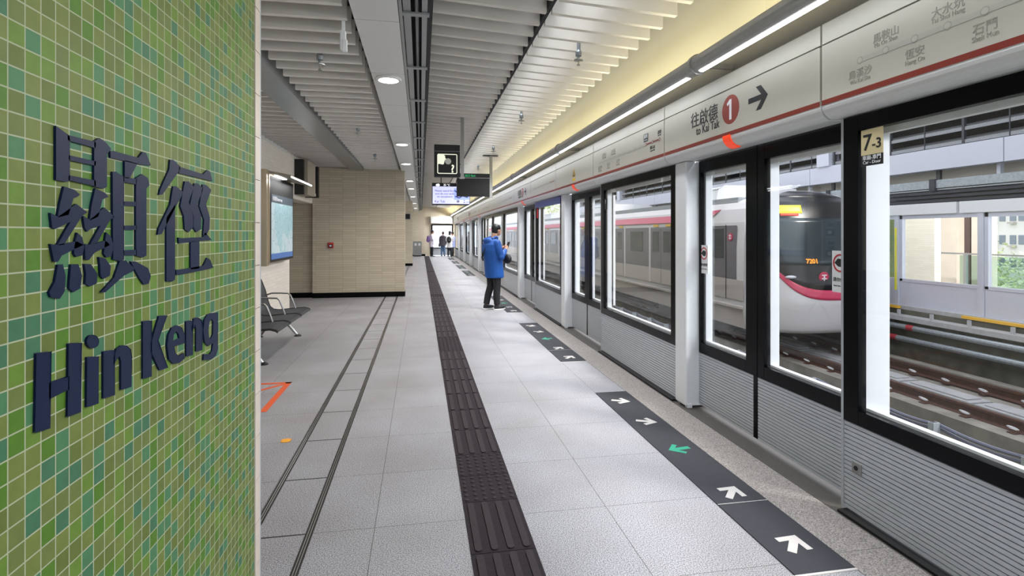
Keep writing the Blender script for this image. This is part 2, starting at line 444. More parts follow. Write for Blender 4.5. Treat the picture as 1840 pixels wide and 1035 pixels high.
# tactile path
tact = mat('dark_tactile_tile', '#261f24', .8, spec=.2, noise=.12, nscale=40, bump=.1)
tact_r = mat('raised_tactile_bar', '#30282d', .75, spec=.25, noise=.12, nscale=40)
tp = thing('tactile_path', 'long dark purplish brown tactile guiding path of ribbed tiles along the platform', 'tactile paving', (.385, 0, 0))
def bar_tile(y0, y1, detail=True):
    f = MB(); f.box(.231, .540, y0 + .002, y1 - .002, -.004, .004); t = f.build('bar_tile', tact, tp)
    f = MB()
    for i in range(4):
        xc = .231 + .309 * (i + .5) / 4; hw = .017
        a, b = y0 + .014, y1 - .014
        out = []
        n = 5 if detail else 1
        for s_, yc in ((1, b - hw), (-1, a + hw)):
            for k in range(n + 1):
                an = pi * k / n if s_ == 1 else pi + pi * k / n
                out.append((xc + hw * cos(an), yc + hw * sin(an)))
        f.prism(out, ZF, .004, .0095)
    f.build('raised_bars', tact_r, t)
def blister_tile(y0, y1, n=6, m=12):
    f = MB(); f.box(.231, .540, y0 + .002, y1 - .002, -.004, .004); t = f.build('blister_tile', tact, tp)
    f = MB(); nx = 6; ny = max(2, int((y1 - y0) / .05))
    for i in range(nx):
        for k in range(ny):
            f.lathe((.231 + .309 * (i + .5) / nx, y0 + (y1 - y0) * (k + .5) / ny, .004), [(.014, 0), (.012, .004), (.007, .0055)], 8)
    f.build('raised_domes', tact_r, t)
ys = [.56, 1.03, 1.50, 1.97, 2.44, 2.915]
for a, b in zip(ys, ys[1:]): bar_tile(a, b)
blister_tile(2.915, 3.23); blister_tile(3.23, 3.545)
y = 3.545; k = 0
while y < YE - .4:
    L = .45
    if k in (7, 8, 20, 38): blister_tile(y, y + L)
    else: bar_tile(y, y + L, y < 10)
    y += L; k += 1

# queue bands with arrows on the floor by each door
bandm = mat('dark_floor_vinyl', '#34353a', .7, spec=.2, noise=.06, nscale=30)
arrow_w = mat('white_floor_print', '#b9b5b2', .6)
CEN = [3.39, 7.26, 11.13, 19.8, 23.55, 27.3, 31.05]
def arrow(cx, cy, ang, s, m, parent):
    P = [(0, .5), (.5, .0), (.36, -.14), (.12, .10), (.12, -.5), (-.12, -.5), (-.12, .10), (-.36, -.14), (-.5, 0)]
    ca, sa = cos(ang), sin(ang)
    f = MB(); f.prism([(cx + s * (x * ca - y * sa), cy + s * (x * sa + y * ca)) for x, y in P], ZF, .0055, .0065)
    return f.build('arrow', m, parent)
for i, c in enumerate(CEN):
    t = thing('queue_marking', 'dark grey floor band with white and green arrows before the ' + ORD[i] + ' door pair', 'floor marking', (1.766, c, 0), 'queue bands along the screen doors')
    f = MB(); f.box(1.614, 1.918, c - 1.34, c + 1.33, 0, .0055); f.build('band', bandm, t)
    f = MB(); f.box(1.60, 1.614, c - 1.36, c - 1.34, 0, .004)
    f.box(1.614, 1.918, c - 1.352, c - 1.34, 0, .005); f.build('border', arrow_w, t)
    if i < 2: f = MB(); f.box(1.614, 1.918, c - .735, c - .731, .0054, .0062); f.build('seam', arrow_w, t)
    arrow(1.77, c - 1.13, radians(-42), .165, arrow_w, t)
    arrow(1.77, c - .62, radians(-42), .165, arrow_w, t)
    arrow(1.765, c - .0, radians(97), .165, mint, t)
    arrow(1.77, c + .54, radians(-115), .165, arrow_w, t)
    arrow(1.76, c + 1.06, radians(-115), .165, arrow_w, t)

# orange tape arrow, fallen leaf
f = MB()
f.box(-1.335, -1.28, 4.70, 5.60, 0, .002); f.box(-2.2, -1.28, 5.55, 5.60, 0, .002)
def strip2(p, q_, wd):
    p, q_ = Vector(p), Vector(q_); d = (q_ - p).normalized(); n_ = Vector((-d.y, d.x)) * wd / 2
    return [tuple(p + n_), tuple(q_ + n_), tuple(q_ - n_), tuple(p - n_)]
f.prism(strip2((-1.32, 5.56), (-1.85, 4.98), .045), ZF, 0, .0018)
f.build('floor_arrow', orange, None, org=(-1.3, 5.5, 0), label='orange tape arrow on the floor beside the sign pillar and the seats', cat='floor marking')
f = MB(); f.prism([(-.96 + .035 * cos(a) * (1.2 if k % 3 else .8), 4.02 + .035 * sin(a)) for k, a in enumerate([2 * pi * k / 12 for k in range(12)])], ZF, .001, .004)
f.build('fallen_leaf', mat('yellow_leaf', '#e8a22c', .6), None, org=(-.96, 4.02, 0), label='small yellow leaf lying on the floor left of the drain lines', cat='leaf')

# ============================================================ sign pillar with raised lettering
PXW = -.65
sp = thing('sign_pillar', 'green mosaic tiled pillar carrying the raised station name, at the left edge', 'pillar', (-.9, 1.5, 0))
f = MB(); f.box(-1.25, PXW - .008, .4, 2.285, 0, 2.98); f.build('core', tile_y, sp)
f = MB(); f.box(PXW - .02, PXW, .4, 2.222, 0, 2.98); f.build('mosaic_panel', mosaic, sp)
trim_t = mat('beige_edge_tile', '#cfc3b6', .4, noise=.05, nscale=12)
f = MB(); z = 0
while z < 2.97:
    f.box(PXW - .02, PXW + .004, 2.226, 2.285, z + .0015, min(z + .17, 2.98)); z += .1715
f.build('edge_trim', trim_t, sp)
f = MB(); f.box(PXW - .03, PXW + .0035, 2.2855, 2.30, 0, 2.98); f.build('corner_strip', silver, sp)

def wallpt(px, py, x=PXW + .022):
    u = (px - 920) / F_PX; c_, s_ = cos(YAW), sin(YAW)
    t = x / (u * c_ + s_)
    return (t * (-u * s_ + c_), 1.5 + t * (HOR - py) / F_PX)
GLYPH = {'HIN':[[(1.0695,1.6934),(1.1054,1.6826),(1.1075,1.6769),(1.1075,1.5998),(1.0983,1.5953),(1.0695,1.596)],[(1.101,1.6829),(1.1864,1.6847),(1.1864,1.6722),(1.101,1.6728)],[(1.1813,1.6849),(1.1994,1.6948),(1.2194,1.6903),(1.2402,1.6787),(1.2249,1.6654),(1.2249,1.5975),(1.2126,1.5924),(1.1813,1.5937)],[(1.1037,1.6459),(1.1864,1.6456),(1.1864,1.6363),(1.1037,1.6366)],[(1.1037,1.6085),(1.1864,1.6066),(1.1864,1.5949),(1.1037,1.5991)],[(1.0913,1.5865),(1.1203,1.5828),(1.137,1.5749),(1.1289,1.5698),(1.1175,1.5661),(1.1037,1.5346),(1.0736,1.529),(1.0798,1.5531)],[(1.0555,1.5364),(1.0746,1.5301),(1.126,1.5564),(1.1596,1.5415),(1.1434,1.5341),(1.0903,1.4791),(1.0726,1.4787),(1.1092,1.5221),(1.0772,1.5109),(1.067,1.508),(1.0594,1.5107)],[(1.0555,1.4815),(1.0695,1.4795),(1.1289,1.4849),(1.1464,1.4779),(1.085,1.4597),(1.0746,1.4486),(1.0644,1.4502)],[(1.1289,1.5015),(1.1434,1.4929),(1.1499,1.474),(1.1434,1.4573),(1.126,1.4554),(1.1192,1.462),(1.1203,1.4784)],[(1.1851,1.5909),(1.2194,1.5841),(1.2311,1.5769),(1.2093,1.5702),(1.1948,1.5339),(1.1663,1.5257),(1.1738,1.5583)],[(1.1464,1.5342),(1.1676,1.5273),(1.216,1.5538),(1.2523,1.5357),(1.2367,1.529),(1.1896,1.4793),(1.1682,1.4785),(1.2027,1.5163),(1.1676,1.5081),(1.1596,1.5034),(1.1511,1.5117)],[(1.1511,1.4796),(1.1645,1.4775),(1.2194,1.4851),(1.2367,1.4759),(1.1832,1.4615),(1.1645,1.4476),(1.1535,1.4493)],[(1.2228,1.5024),(1.2402,1.4922),(1.2494,1.4715),(1.2402,1.4513),(1.2228,1.45),(1.214,1.4584),(1.216,1.4764)],[(1.0746,1.4437),(1.0876,1.4437),(1.0956,1.4218),(1.0929,1.3935),(1.0798,1.3815),(1.057,1.3871),(1.052,1.3962),(1.067,1.4136)],[(1.1109,1.4423),(1.1317,1.4411),(1.1434,1.418),(1.1375,1.3942),(1.1175,1.389),(1.1054,1.3975),(1.1075,1.4172)],[(1.1505,1.4408),(1.1706,1.4389),(1.1928,1.418),(1.1896,1.3986),(1.1676,1.3949),(1.1535,1.402),(1.1553,1.4208)],[(1.1974,1.4523),(1.2194,1.4481),(1.2388,1.4308),(1.2353,1.4107),(1.2126,1.4061),(1.2027,1.4132),(1.2013,1.4331)],[(1.2367,1.6741),(1.2509,1.6763),(1.3484,1.6757),(1.3682,1.6922),(1.3833,1.6922),(1.4061,1.6651),(1.3484,1.66),(1.2545,1.6602),(1.2381,1.66)],[(1.2918,1.6625),(1.3442,1.6616),(1.3276,1.6418),(1.3114,1.6238),(1.2918,1.6226)],[(1.2451,1.6314),(1.2581,1.6329),(1.2895,1.6245),(1.2895,1.4427),(1.2766,1.4391),(1.2473,1.4448)],[(1.2864,1.625),(1.3417,1.6256),(1.3417,1.6131),(1.2864,1.6135)],[(1.3383,1.6275),(1.3656,1.6394),(1.3923,1.6331),(1.3996,1.6175),(1.3851,1.6069),(1.3851,1.4473),(1.37,1.4434),(1.3383,1.4492)],[(1.2864,1.5709),(1.3417,1.5729),(1.3417,1.563),(1.2864,1.5615)],[(1.2864,1.5175),(1.3417,1.5183),(1.3417,1.5085),(1.2864,1.5081)],[(1.2864,1.4629),(1.3417,1.4625),(1.3417,1.4504),(1.2864,1.4514)],[(1.2728,1.4406),(1.2957,1.4402),(1.3317,1.4207),(1.3276,1.4143),(1.288,1.4065),(1.2194,1.3777),(1.204,1.3794),(1.2509,1.4053)],[(1.3154,1.4371),(1.3359,1.436),(1.3923,1.4168),(1.4061,1.3971),(1.3969,1.3791),(1.3744,1.3789),(1.3527,1.3968)]],'KENG':[[(1.5061,1.693),(1.5225,1.6953),(1.5645,1.6826),(1.5598,1.6715),(1.4643,1.5988),(1.4463,1.5965),(1.4523,1.6101),(1.5008,1.667)],[(1.5225,1.6251),(1.5392,1.6266),(1.5799,1.6152),(1.5739,1.6041),(1.5392,1.5731),(1.4593,1.4981),(1.4394,1.4967),(1.4443,1.5126),(1.5061,1.5765)],[(1.4849,1.5404),(1.5336,1.578),(1.5336,1.3766),(1.517,1.3729),(1.4849,1.3768)],[(1.5564,1.6816),(1.717,1.6785),(1.7491,1.6951),(1.7686,1.6933),(1.7887,1.6651),(1.7242,1.6646),(1.5799,1.6632),(1.5564,1.6632)],[(1.5919,1.6447),(1.6166,1.6471),(1.6513,1.6348),(1.6166,1.588),(1.646,1.5508),(1.646,1.5173),(1.6166,1.5033),(1.5919,1.5113),(1.5859,1.5488),(1.5645,1.5744)],[(1.6552,1.6453),(1.678,1.6474),(1.717,1.6347),(1.6753,1.5858),(1.7029,1.5526),(1.7001,1.5122),(1.6686,1.5034),(1.6487,1.5173),(1.6487,1.5508),(1.6229,1.5774)],[(1.7128,1.6472),(1.7387,1.6484),(1.7794,1.637),(1.7387,1.5893),(1.7686,1.5488),(1.7641,1.5126),(1.7387,1.4947),(1.717,1.4948),(1.7242,1.5416),(1.689,1.5808)],[(1.5529,1.489),(1.5739,1.4873),(1.717,1.489),(1.7314,1.5036),(1.784,1.4794),(1.717,1.4785),(1.5799,1.4739),(1.5564,1.4727)],[(1.6293,1.4774),(1.689,1.4777),(1.689,1.3963),(1.6293,1.3975)],[(1.5392,1.4031),(1.5622,1.4015),(1.717,1.4026),(1.7461,1.4252),(1.7686,1.4194),(1.7965,1.3917),(1.7099,1.3891),(1.5564,1.3877),(1.5415,1.3889)]],'H':[[(1.0219,1.2948),(1.0562,1.29),(1.0537,1.1567),(1.0185,1.1619)],[(1.0527,1.2355),(1.105,1.2331),(1.1042,1.2106),(1.0527,1.2084)],[(1.105,1.2943),(1.141,1.2882),(1.1389,1.1566),(1.1019,1.1604)]],'i':[[(1.1969,1.2801),(1.1956,1.2757),(1.192,1.2723),(1.1866,1.2704),(1.18,1.2703),(1.1731,1.2717),(1.1666,1.2747),(1.1615,1.2788),(1.1581,1.2834),(1.1569,1.2882),(1.1581,1.2924),(1.1615,1.2957),(1.1666,1.2977),(1.1731,1.2981),(1.18,1.2967),(1.1866,1.2939),(1.192,1.2898),(1.1956,1.285)],[(1.1591,1.257),(1.1959,1.2498),(1.1959,1.1546),(1.1578,1.1593)]],'n':[[(1.2131,1.256),(1.2523,1.2503),(1.2534,1.1543),(1.2131,1.1598)],[(1.2497,1.2359),(1.2602,1.2516),(1.279,1.2546),(1.2983,1.2505),(1.3155,1.238),(1.3196,1.2213),(1.3184,1.1535),(1.2779,1.1584),(1.2779,1.2218),(1.2708,1.2326),(1.2618,1.2301),(1.2497,1.2195)]],'K':[[(1.37,1.2922),(1.4092,1.2874),(1.4092,1.153),(1.37,1.1578)],[(1.4059,1.2353),(1.4474,1.2927),(1.4878,1.2882),(1.4403,1.2335),(1.4916,1.1526),(1.451,1.1569),(1.4059,1.2116)]],'e':[([(1.4878,1.2113),(1.4954,1.237),(1.5149,1.2517),(1.543,1.2531),(1.5723,1.2426),(1.5913,1.2187),(1.593,1.1951),(1.5268,1.2002),(1.5348,1.1809),(1.5537,1.168),(1.5852,1.1696),(1.5895,1.1532),(1.5596,1.1488),(1.5228,1.1551),(1.4977,1.1729)],[[(1.5228,1.2151),(1.5268,1.231),(1.5414,1.2368),(1.5537,1.2278),(1.5587,1.2154)]])],'n2':[[(1.601,1.254),(1.642,1.2492),(1.6439,1.1525),(1.6028,1.1571)],[(1.6374,1.234),(1.6534,1.2534),(1.6775,1.2528),(1.7024,1.2414),(1.7126,1.2187),(1.7095,1.1522),(1.6678,1.156),(1.6678,1.2225),(1.6581,1.2324),(1.6374,1.222)]],'g':[([(1.7178,1.2052),(1.725,1.2377),(1.7493,1.2509),(1.7822,1.2503),(1.8316,1.2443),(1.8316,1.1257),(1.8164,1.1089),(1.7766,1.1062),(1.7178,1.1189),(1.7209,1.135),(1.7656,1.1248),(1.7855,1.1313),(1.7923,1.1541),(1.7547,1.1532),(1.7281,1.1694)],[[(1.7569,1.2002),(1.7634,1.2228),(1.7822,1.2328),(1.7957,1.2218),(1.7934,1.1825),(1.7744,1.1708),(1.7612,1.1799)]])]}
SIGN = [('HIN', 'raised_character', 'large navy raised Chinese character, dense left one of the station name'),
        ('KENG', 'raised_character', 'large navy raised Chinese character, simpler right one of the station name'),
        ('H', 'raised_letter', 'navy raised capital letter H, leftmost of the English station name'),
        ('i', 'raised_letter', 'navy raised letter i with round dot, after the H'),
        ('n', 'raised_letter', 'navy raised letter n closing the first word'),
        ('K', 'raised_letter', 'navy raised capital letter K starting the second word'),
        ('e', 'raised_letter', 'navy raised letter e after the K'),
        ('n2', 'raised_letter', 'navy raised letter n between the e and the g of the second word'),
        ('g', 'raised_letter', 'navy raised letter g with descender, rightmost of the name')]
for k, nm, lb in SIGN:
    f = MB()
    for p in GLYPH[k]:
        holes = ()
        if isinstance(p, tuple): p, holes = p
        f.prism(p, XF, PXW + .0, PXW + .0045, holes)
    ys = [v[1] for v in f.v]; zs = [v[2] for v in f.v]
    f.build(nm, navy, None, org=(PXW, sum(ys) / len(ys), min(zs)), label=lb, cat='letter', group='raised station name lettering', bevel=.0025 if len(k) < 3 else 0)
# ============================================================ platform screen doors
rib_m = mat('ribbed_aluminium', '#bfc3ca', .45, .25, noise=.03, nscale=30)
redlamp = mat('orange_red_lamp_lens', '#e0401c', .3, emit='#e8431d', es=.25)
strip_w = mat('white_door_reveal', '#eef1f3', .45)
lipm = mat('white_lower_lip', '#dfe0e0', .35)
def arcprof():
    P = [(2.29, 2.206), (2.17, 2.206)]
    for k in range(1, 9):
        a = pi / 2 * k / 8
        P.append((2.25 - .08 * cos(a), 2.205 - .08 * sin(a)))
    return P + [(2.34, 2.125), (2.34, 2.16), (2.29, 2.16)]
LINE_ST = [('烏溪沙', 'Wu Kai Sha'), ('馬鞍山', 'Ma On Shan'), ('恆安', 'Heng On'), ('大水坑', 'Tai Shui Hang'), ('石門', 'Shek Mun')]
def header(y0, y1, kind, idx, label):
    t = thing('header_panel', label, 'door header', (2.3, (y0 + y1) / 2, 2.3), 'header panels over the screen doors')
    g = .0075
    f = MB(); f.box(2.17, 2.29, y0 + g, y1 - g, 2.207, 2.527); f.build('front_panel', cream, t)
    f = MB(); f.prism(arcprof(), YF, y0 + g, y1 - g); f.build('lower_lip', lipm, t)
    f = MB(); f.box(2.172, 2.29, y0 + g, y1 - g, 2.536, 2.645); f.build('top_strip', cream, t)
    f = MB(); f.box(2.2, 2.29, y0, y1, 2.18, 2.64); f.build('backing_box', mblack, t)
    f = MB(); f.box(2.1686, 2.171, y0 + g, y1 - g, 2.200, 2.228); f.build('colour_stripe', maroon, t)
    X = 2.1692
    c = y1 - 1.05      # centre of the opening below (door headers)
    if kind == 'dest':
        text('往啟德', .128, (X, c + .575, 2.362), RX, RZ, black_text, t, 'chinese_lettering', 'LEFT', squeeze=1.03, bold=.0012)
        text('to Kai Tak', .09, (X, c + .162, 2.285), RX, RZ, black_text, t, 'english_lettering', 'RIGHT', squeeze=.86, bold=.001)
        f = MB(); f.cyl((2.1685, c + .02, 2.382), 'x', .103, .002, 36); d = f.build('route_disc', mat('brown_red_disc', '#8c3122', .5), t)
        f = MB(); f.prism([(c + .02 - a, 2.382 + b) for a, b in ((-.012, -.072), (.014, -.072), (.014, .072), (-.008, .072), (-.042, .048), (-.034, .030), (-.012, .044))], XF, 2.1676, 2.1686); f.build('numeral', white_text, d)
        f = MB()
        P = [(-.10, .018), (.035, .018), (-.02, .078), (.03, .078), (.10, 0), (.03, -.078), (-.02, -.078), (.035, -.018), (-.10, -.018)]
        f.prism([(c - .288 - a, 2.384 + b) for a, b in P], XF, 2.1685, 2.1695); f.build('arrow', black_text, t)
    if kind == 'warn':
        yellow = mat('yellow_warning_print', '#e0b428', .5)
        f = MB(); f.prism([(c + .02, 2.30 + .14), (c + .10, 2.31), (c - .06, 2.31)], XF, 2.1685, 2.1695); w_ = f.build('warning_triangle', yellow, t)
        f = MB(); f.prism([(c + .02, 2.30 + .115), (c + .078, 2.32), (c - .038, 2.32)], XF, 2.1678, 2.1684, [[(c + .02, 2.405), (c + .0, 2.335), (c + .04, 2.335)]]); f.build('black_pictogram', black_text, w_)
        f = MB(); f.box(2.1685, 2.1695, c - .05, c + .09, 2.255, 2.295); f.build('caption_plate', yellow, t)
    if kind == 'map':
        Z = 2.368; Y0 = y1 - .262
        f = MB(); f.box(2.1686, 2.1695, Y0 - .148 * 9, Y0, Z - .012, Z + .012); ln = f.build('route_line', mat('grey_route_line', '#aba89e', .5), t)
        for i in range(9):
            ring = MB(); ring.cyl((2.1682, Y0 - .148 * i, Z), 'x', .0185, .001, 20); ring.build('station_ring', mat('grey_route_line2', '#9c998f', .5), ln)
            ring = MB(); ring.cyl((2.1676, Y0 - .148 * i, Z), 'x', .0135, .001, 20); ring.build('station_dot', cream, ln)
        if idx < 2:
            for i, (zh, en) in enumerate(LINE_ST):
                yy = Y0 - .148 * i
                up = i % 2 == 1
                text(zh, .048, (X, yy + .0, Z + (.058 if up else -.078)), RX, RZ, grey_text, t, 'station_name', bold=.0003)
                text(en, .030, (X, yy, Z + (.032 if up else -.108)), RX, RZ, grey_text, t, 'station_name', squeeze=.86)
        # the served end of the line
        ye = Y0 - .148 * 9
        f = MB(); f.box(2.168, 2.1686, ye - .296, ye, Z - .007, Z + .007); rl = f.build('live_route_line', maroon, t)
        for q_ in (0, .148, .296):
            f = MB(); f.cyl((2.1675, ye - q_, Z), 'x', .017, .0008, 20); f.build('station_ring', maroon, rl)
            f = MB(); f.cyl((2.1670, ye - q_, Z), 'x', .0115, .0008, 20); f.build('station_dot', cream, rl)
        if idx == 1:
            f = MB(); f.box(2.1680, 2.1690, ye - .05, ye + .05, Z + .028, Z + .105); pb = f.build('name_plate', black_text, t)
            text('顯徑', .042, (2.1678, ye, Z + .066), RX, RZ, white_text, pb, 'station_name'); text('Hin Keng', .019, (2.1678, ye, Z + .04), RX, RZ, white_text, pb, 'station_name')
            text('鑽石山', .036, (X, ye - .148, Z - .062), RX, RZ, black_text, t, 'station_name'); text('Diamond Hill', .018, (X, ye - .148, Z - .085), RX, RZ, black_text, t, 'station_name')
            text('啟德', .038, (X, ye - .296, Z + .055), RX, RZ, black_text, t, 'station_name'); text('Kai Tak', .02, (X, ye - .296, Z + .033), RX, RZ, black_text, t, 'station_name')
    if kind in ('dest', 'warn'):
        f = MB(); P = [(2.168, 2.207)] + [(2.25 - .088 * cos(pi / 2 * k / 8), 2.205 - .088 * sin(pi / 2 * k / 8)) for k in range(9)] + [(2.25, 2.14)]
        f.prism(P, YF, c + .02, c + .11); f.build('door_lamp', redlamp, t)
    return t

def ribs(y0, y1, x, z0, z1, n=20):
    """ribbed kick panel: grooves along Y"""
    P = [(x + .03, z0), (x, z0)]; p = (z1 - z0) / n
    for i in range(n):
        z = z0 + p * i
        P += [(x, z + p * .78), (x + .011, z + p * .80), (x + .011, z + p * .98), (x, z + p)]
    P += [(x + .03, z1)]
    f = MB(); f.prism(P, YF, y0, y1); return f

film = bpy.data.materials.new('translucent_white_film'); film.use_nodes = True
_n = film.node_tree; _tl = _n.nodes.new('ShaderNodeBsdfTranslucent'); _tl.inputs['Color'].default_value = (.95, .97, 1, 1); _df = _n.nodes['Principled BSDF']; _df.inputs['Base Color'].default_value = (.93, .94, .95, 1)
_mx = _n.nodes.new('ShaderNodeMixShader'); _mx.inputs[0].default_value = .75; _n.links.new(_df.outputs[0], _mx.inputs[1]); _n.links.new(_tl.outputs[0], _mx.inputs[2]); _n.links.new(_mx.outputs[0], _n.nodes['Material Output'].inputs['Surface'])
def panel(t, x, y0, y1, sl, sr, zt=2.035, zb=.573, zk=.497, ztop=2.118, far=False, white_w=.09, meet=False):
    """sl = stile at the far (high Y) side, sr = stile at the near side"""
    ribs(y0 + (.045 if meet else 0), y1, x + .004, .03, zk, 20 if not far else 10).build('kick_panel', rib_m, t)
    f = MB()
    f.box(x, x + .05, y0, y0 + sr, zk, ztop); f.box(x, x + .05, y1 - sl, y1, zk, ztop)
    f.box(x, x + .05, y0 + sr, y1 - sl, zt, ztop); f.box(x, x + .05, y0 + sr, y1 - sl, zk, zb)
    if meet: f.box(x + .003, x + .04, y0, y0 + .045, .03, zk)
    f.build('frame', black, t, bevel=0 if far else .002)
    a, b = y0 + sr, y1 - sl
    f = MB(); f.box(x + .012, x + .018, a - .01, b + .01, zb - .01, zt + .01); f.build('glass_pane', clear, t)
    f = MB()
    f.box(x + .05, x + .085, a - .012, b + .012, zb - .022, zb + .012); f.box(x + .05, x + .085, a - .012, b + .012, zt - .03, zt + .02); f.box(x + .05, x + .085, a - .012, a + .004, zb - .022, zt + .02)
    rv = f.build('white_reveal', strip_w, t)
    if white_w: f = MB(); f.box(x + .054, x + .058, b - white_w, b + .01, zb - .02, zt + .02); f.build('white_film_strip', film, rv)

def door_pair(c, i, far):
    who = ORD[i] + ' from the camera'
    for side, (y0, y1, sl, sr) in (('far', (c, c + .80, .03, .13)), ('near', (c - .90, c, .075, .03))):
        lb = '%s leaf of the %s glazed sliding door pair, black framed over ribbed aluminium' % (side, who)
        t = thing('sliding_door', lb, 'door', (2.39, (y0 + y1) / 2, 0), 'glazed sliding screen doors')
        panel(t, 2.365, y0 + .003, y1 - .003, sl, sr, zt=2.02, zb=.567, zk=.477, ztop=2.155, far=far, white_w=.08, meet=side == 'far')
        if i == 0:
            yc = y1 - .045 - .03 if side == 'far' else c - .745
            f = MB(); f.box(2.372, 2.3755, yc - .06, yc + .06, 1.16, 1.40); s_ = f.build('warning_sticker', white_text, t)
            f = MB(); pts = [(yc + .052 * cos(2 * pi * k / 28), 1.33 + .052 * sin(2 * pi * k / 28)) for k in range(28)]
            pin = [(yc + .043 * cos(2 * pi * k / 28), 1.33 + .043 * sin(2 * pi * k / 28)) for k in range(28)]
            f.prism(pts, XF, 2.3705, 2.3718, [pin]); f.build('red_ring', red_text, s_)
            f = MB(); f.prism([(yc + .042, 1.33), (yc + .018, 1.355), (yc - .026, 1.352), (yc - .034, 1.33), (yc - .018, 1.306), (yc + .015, 1.31)], XF, 2.3712, 2.372); f.build('hand_pictogram', black_text, s_)
            text('請勿倚靠', .026, (2.3715, yc, 1.225), RX, RZ, black_text, s_, 'caption')
            text('Stand clear of doors', .012, (2.3715, yc, 1.195), RX, RZ, black_text, s_, 'caption')
    t = thing('door_post', 'silver white post closing the far side of the %s door opening from the camera' % ORD[i], 'post', (2.35, c + .88, 0), 'silver posts of the screen doors')
    f = MB(); f.box(2.245, 2.50, c + .80, c + .995, .012, 2.122); f.build('post_shell', mat('pale_silver_paint', '#e6e9ec', .35, .1, noise=.02), t, bevel=.012)
    f = MB(); f.box(2.255, 2.30, c + .79, c + .83, 0, .03); f.build('foot_fitting', white, t)

fixed = [(.52, 2.49), (4.39, 6.36), (8.26, 10.23), (12.13, 14.39), (14.41, 16.66), (16.68, 18.90), (20.8, 22.65), (24.55, 26.40), (28.3, 30.15), (32.05, 35.3)]
for i, (a, b) in enumerate(fixed):
    far = i > 2
    t = thing('fixed_screen_panel', ORD[i] + ' fixed glass screen panel from the camera, black framed over ribbed aluminium', 'screen panel', (2.28, (a + b) / 2, 0), 'fixed panels of the platform screen')
    panel(t, 2.25, a, b, .10, .085, far=far, white_w=.13)
    f = MB(); f.box(2.249, 2.30, b - .004, b + .012, .02, 2.12); f.build('edge_trim', silver, t)
    f = MB(); f.box(2.215, 2.28, a, b, 0, .014); f.build('plinth', mblack, t)
    if i == 0:
        f = MB(); f.box(2.246, 2.256, 2.37, 2.43, .24, .30); k_ = f.build('key_switch_plate', steel, t, bevel=.004)
        f = MB(); f.cyl((2.243, 2.40, .27), 'x', .012, .004, 16); f.build('keyhole', mblack, k_)
        f = MB(); f.box(2.244, 2.2475, 2.235, 2.365, 1.90, 2.03); s_ = f.build('door_number_sticker', mat('sand_label', '#cdbf95', .5), t)
        text('7', .115, (2.2435, 2.327, 1.925), RX, RZ, black_text, s_, 'numeral', bold=.001)
        text('-3', .07, (2.2435, 2.27, 1.93), RX, RZ, black_text, s_, 'numeral', bold=.001)
        f = MB(); f.box(2.244, 2.2475, 2.235, 2.365, 1.845, 1.90); b_ = f.build('caption_band', black_text, t)
        text('車廂-車門', .026, (2.2435, 2.30, 1.876), RX, RZ, white_text, b_, 'caption')
        text('Car - Door', .023, (2.2435, 2.30, 1.855), RX, RZ, white_text, b_, 'caption')
    if i in (1, 2):
        f = MB(); f.box(2.255, 2.2615, b - .19, b - .12, 1.80, 1.93 if i == 1 else 1.99); s_ = f.build('door_number_sticker', black_text if i == 1 else red_text, t)
        if i == 1: text('7', .06, (2.2545, b - .155, 1.87), RX, RZ, white_text, s_, 'numeral')
    if i == 2:
        f = MB(); f.box(2.246, 2.2495, a + .05, b - .02, 2.0, 2.10); f.build('blue_strip', mat('blue_vinyl', '#4a5aa0', .4), t)
for i, c in enumerate(CEN): door_pair(c, i, i > 1)
hk = 0
segs = [(.55, 2.555, 'map')]
for i, c in enumerate(CEN):
    segs.append((c - .835, c + 1.05, 'dest' if i % 2 == 0 else 'warn'))
    if i == 2: segs += [(12.18, 14.4, 'map'), (14.4, 16.67, 'none'), (16.67, 18.965, 'map')]
    elif i < 6: segs.append((c + 1.05, CEN[i + 1] - .835, 'map'))
segs.append((32.1, 35.35, 'map'))
WH = {'dest': 'with platform direction and arrow', 'warn': 'with a yellow warning sign', 'map': 'with a grey route map', 'none': 'left plain'}
cnt = {}
mi = 0
for (a, b, kd) in segs:
    cnt[kd] = cnt.get(kd, 0) + 1
    header(a, b, kd, mi if kd == 'map' else 9, 'cream header panel ' + WH[kd] + ', ' + ORD[cnt[kd] - 1] + ' of that kind from the camera')
    if kd == 'map': mi += 1

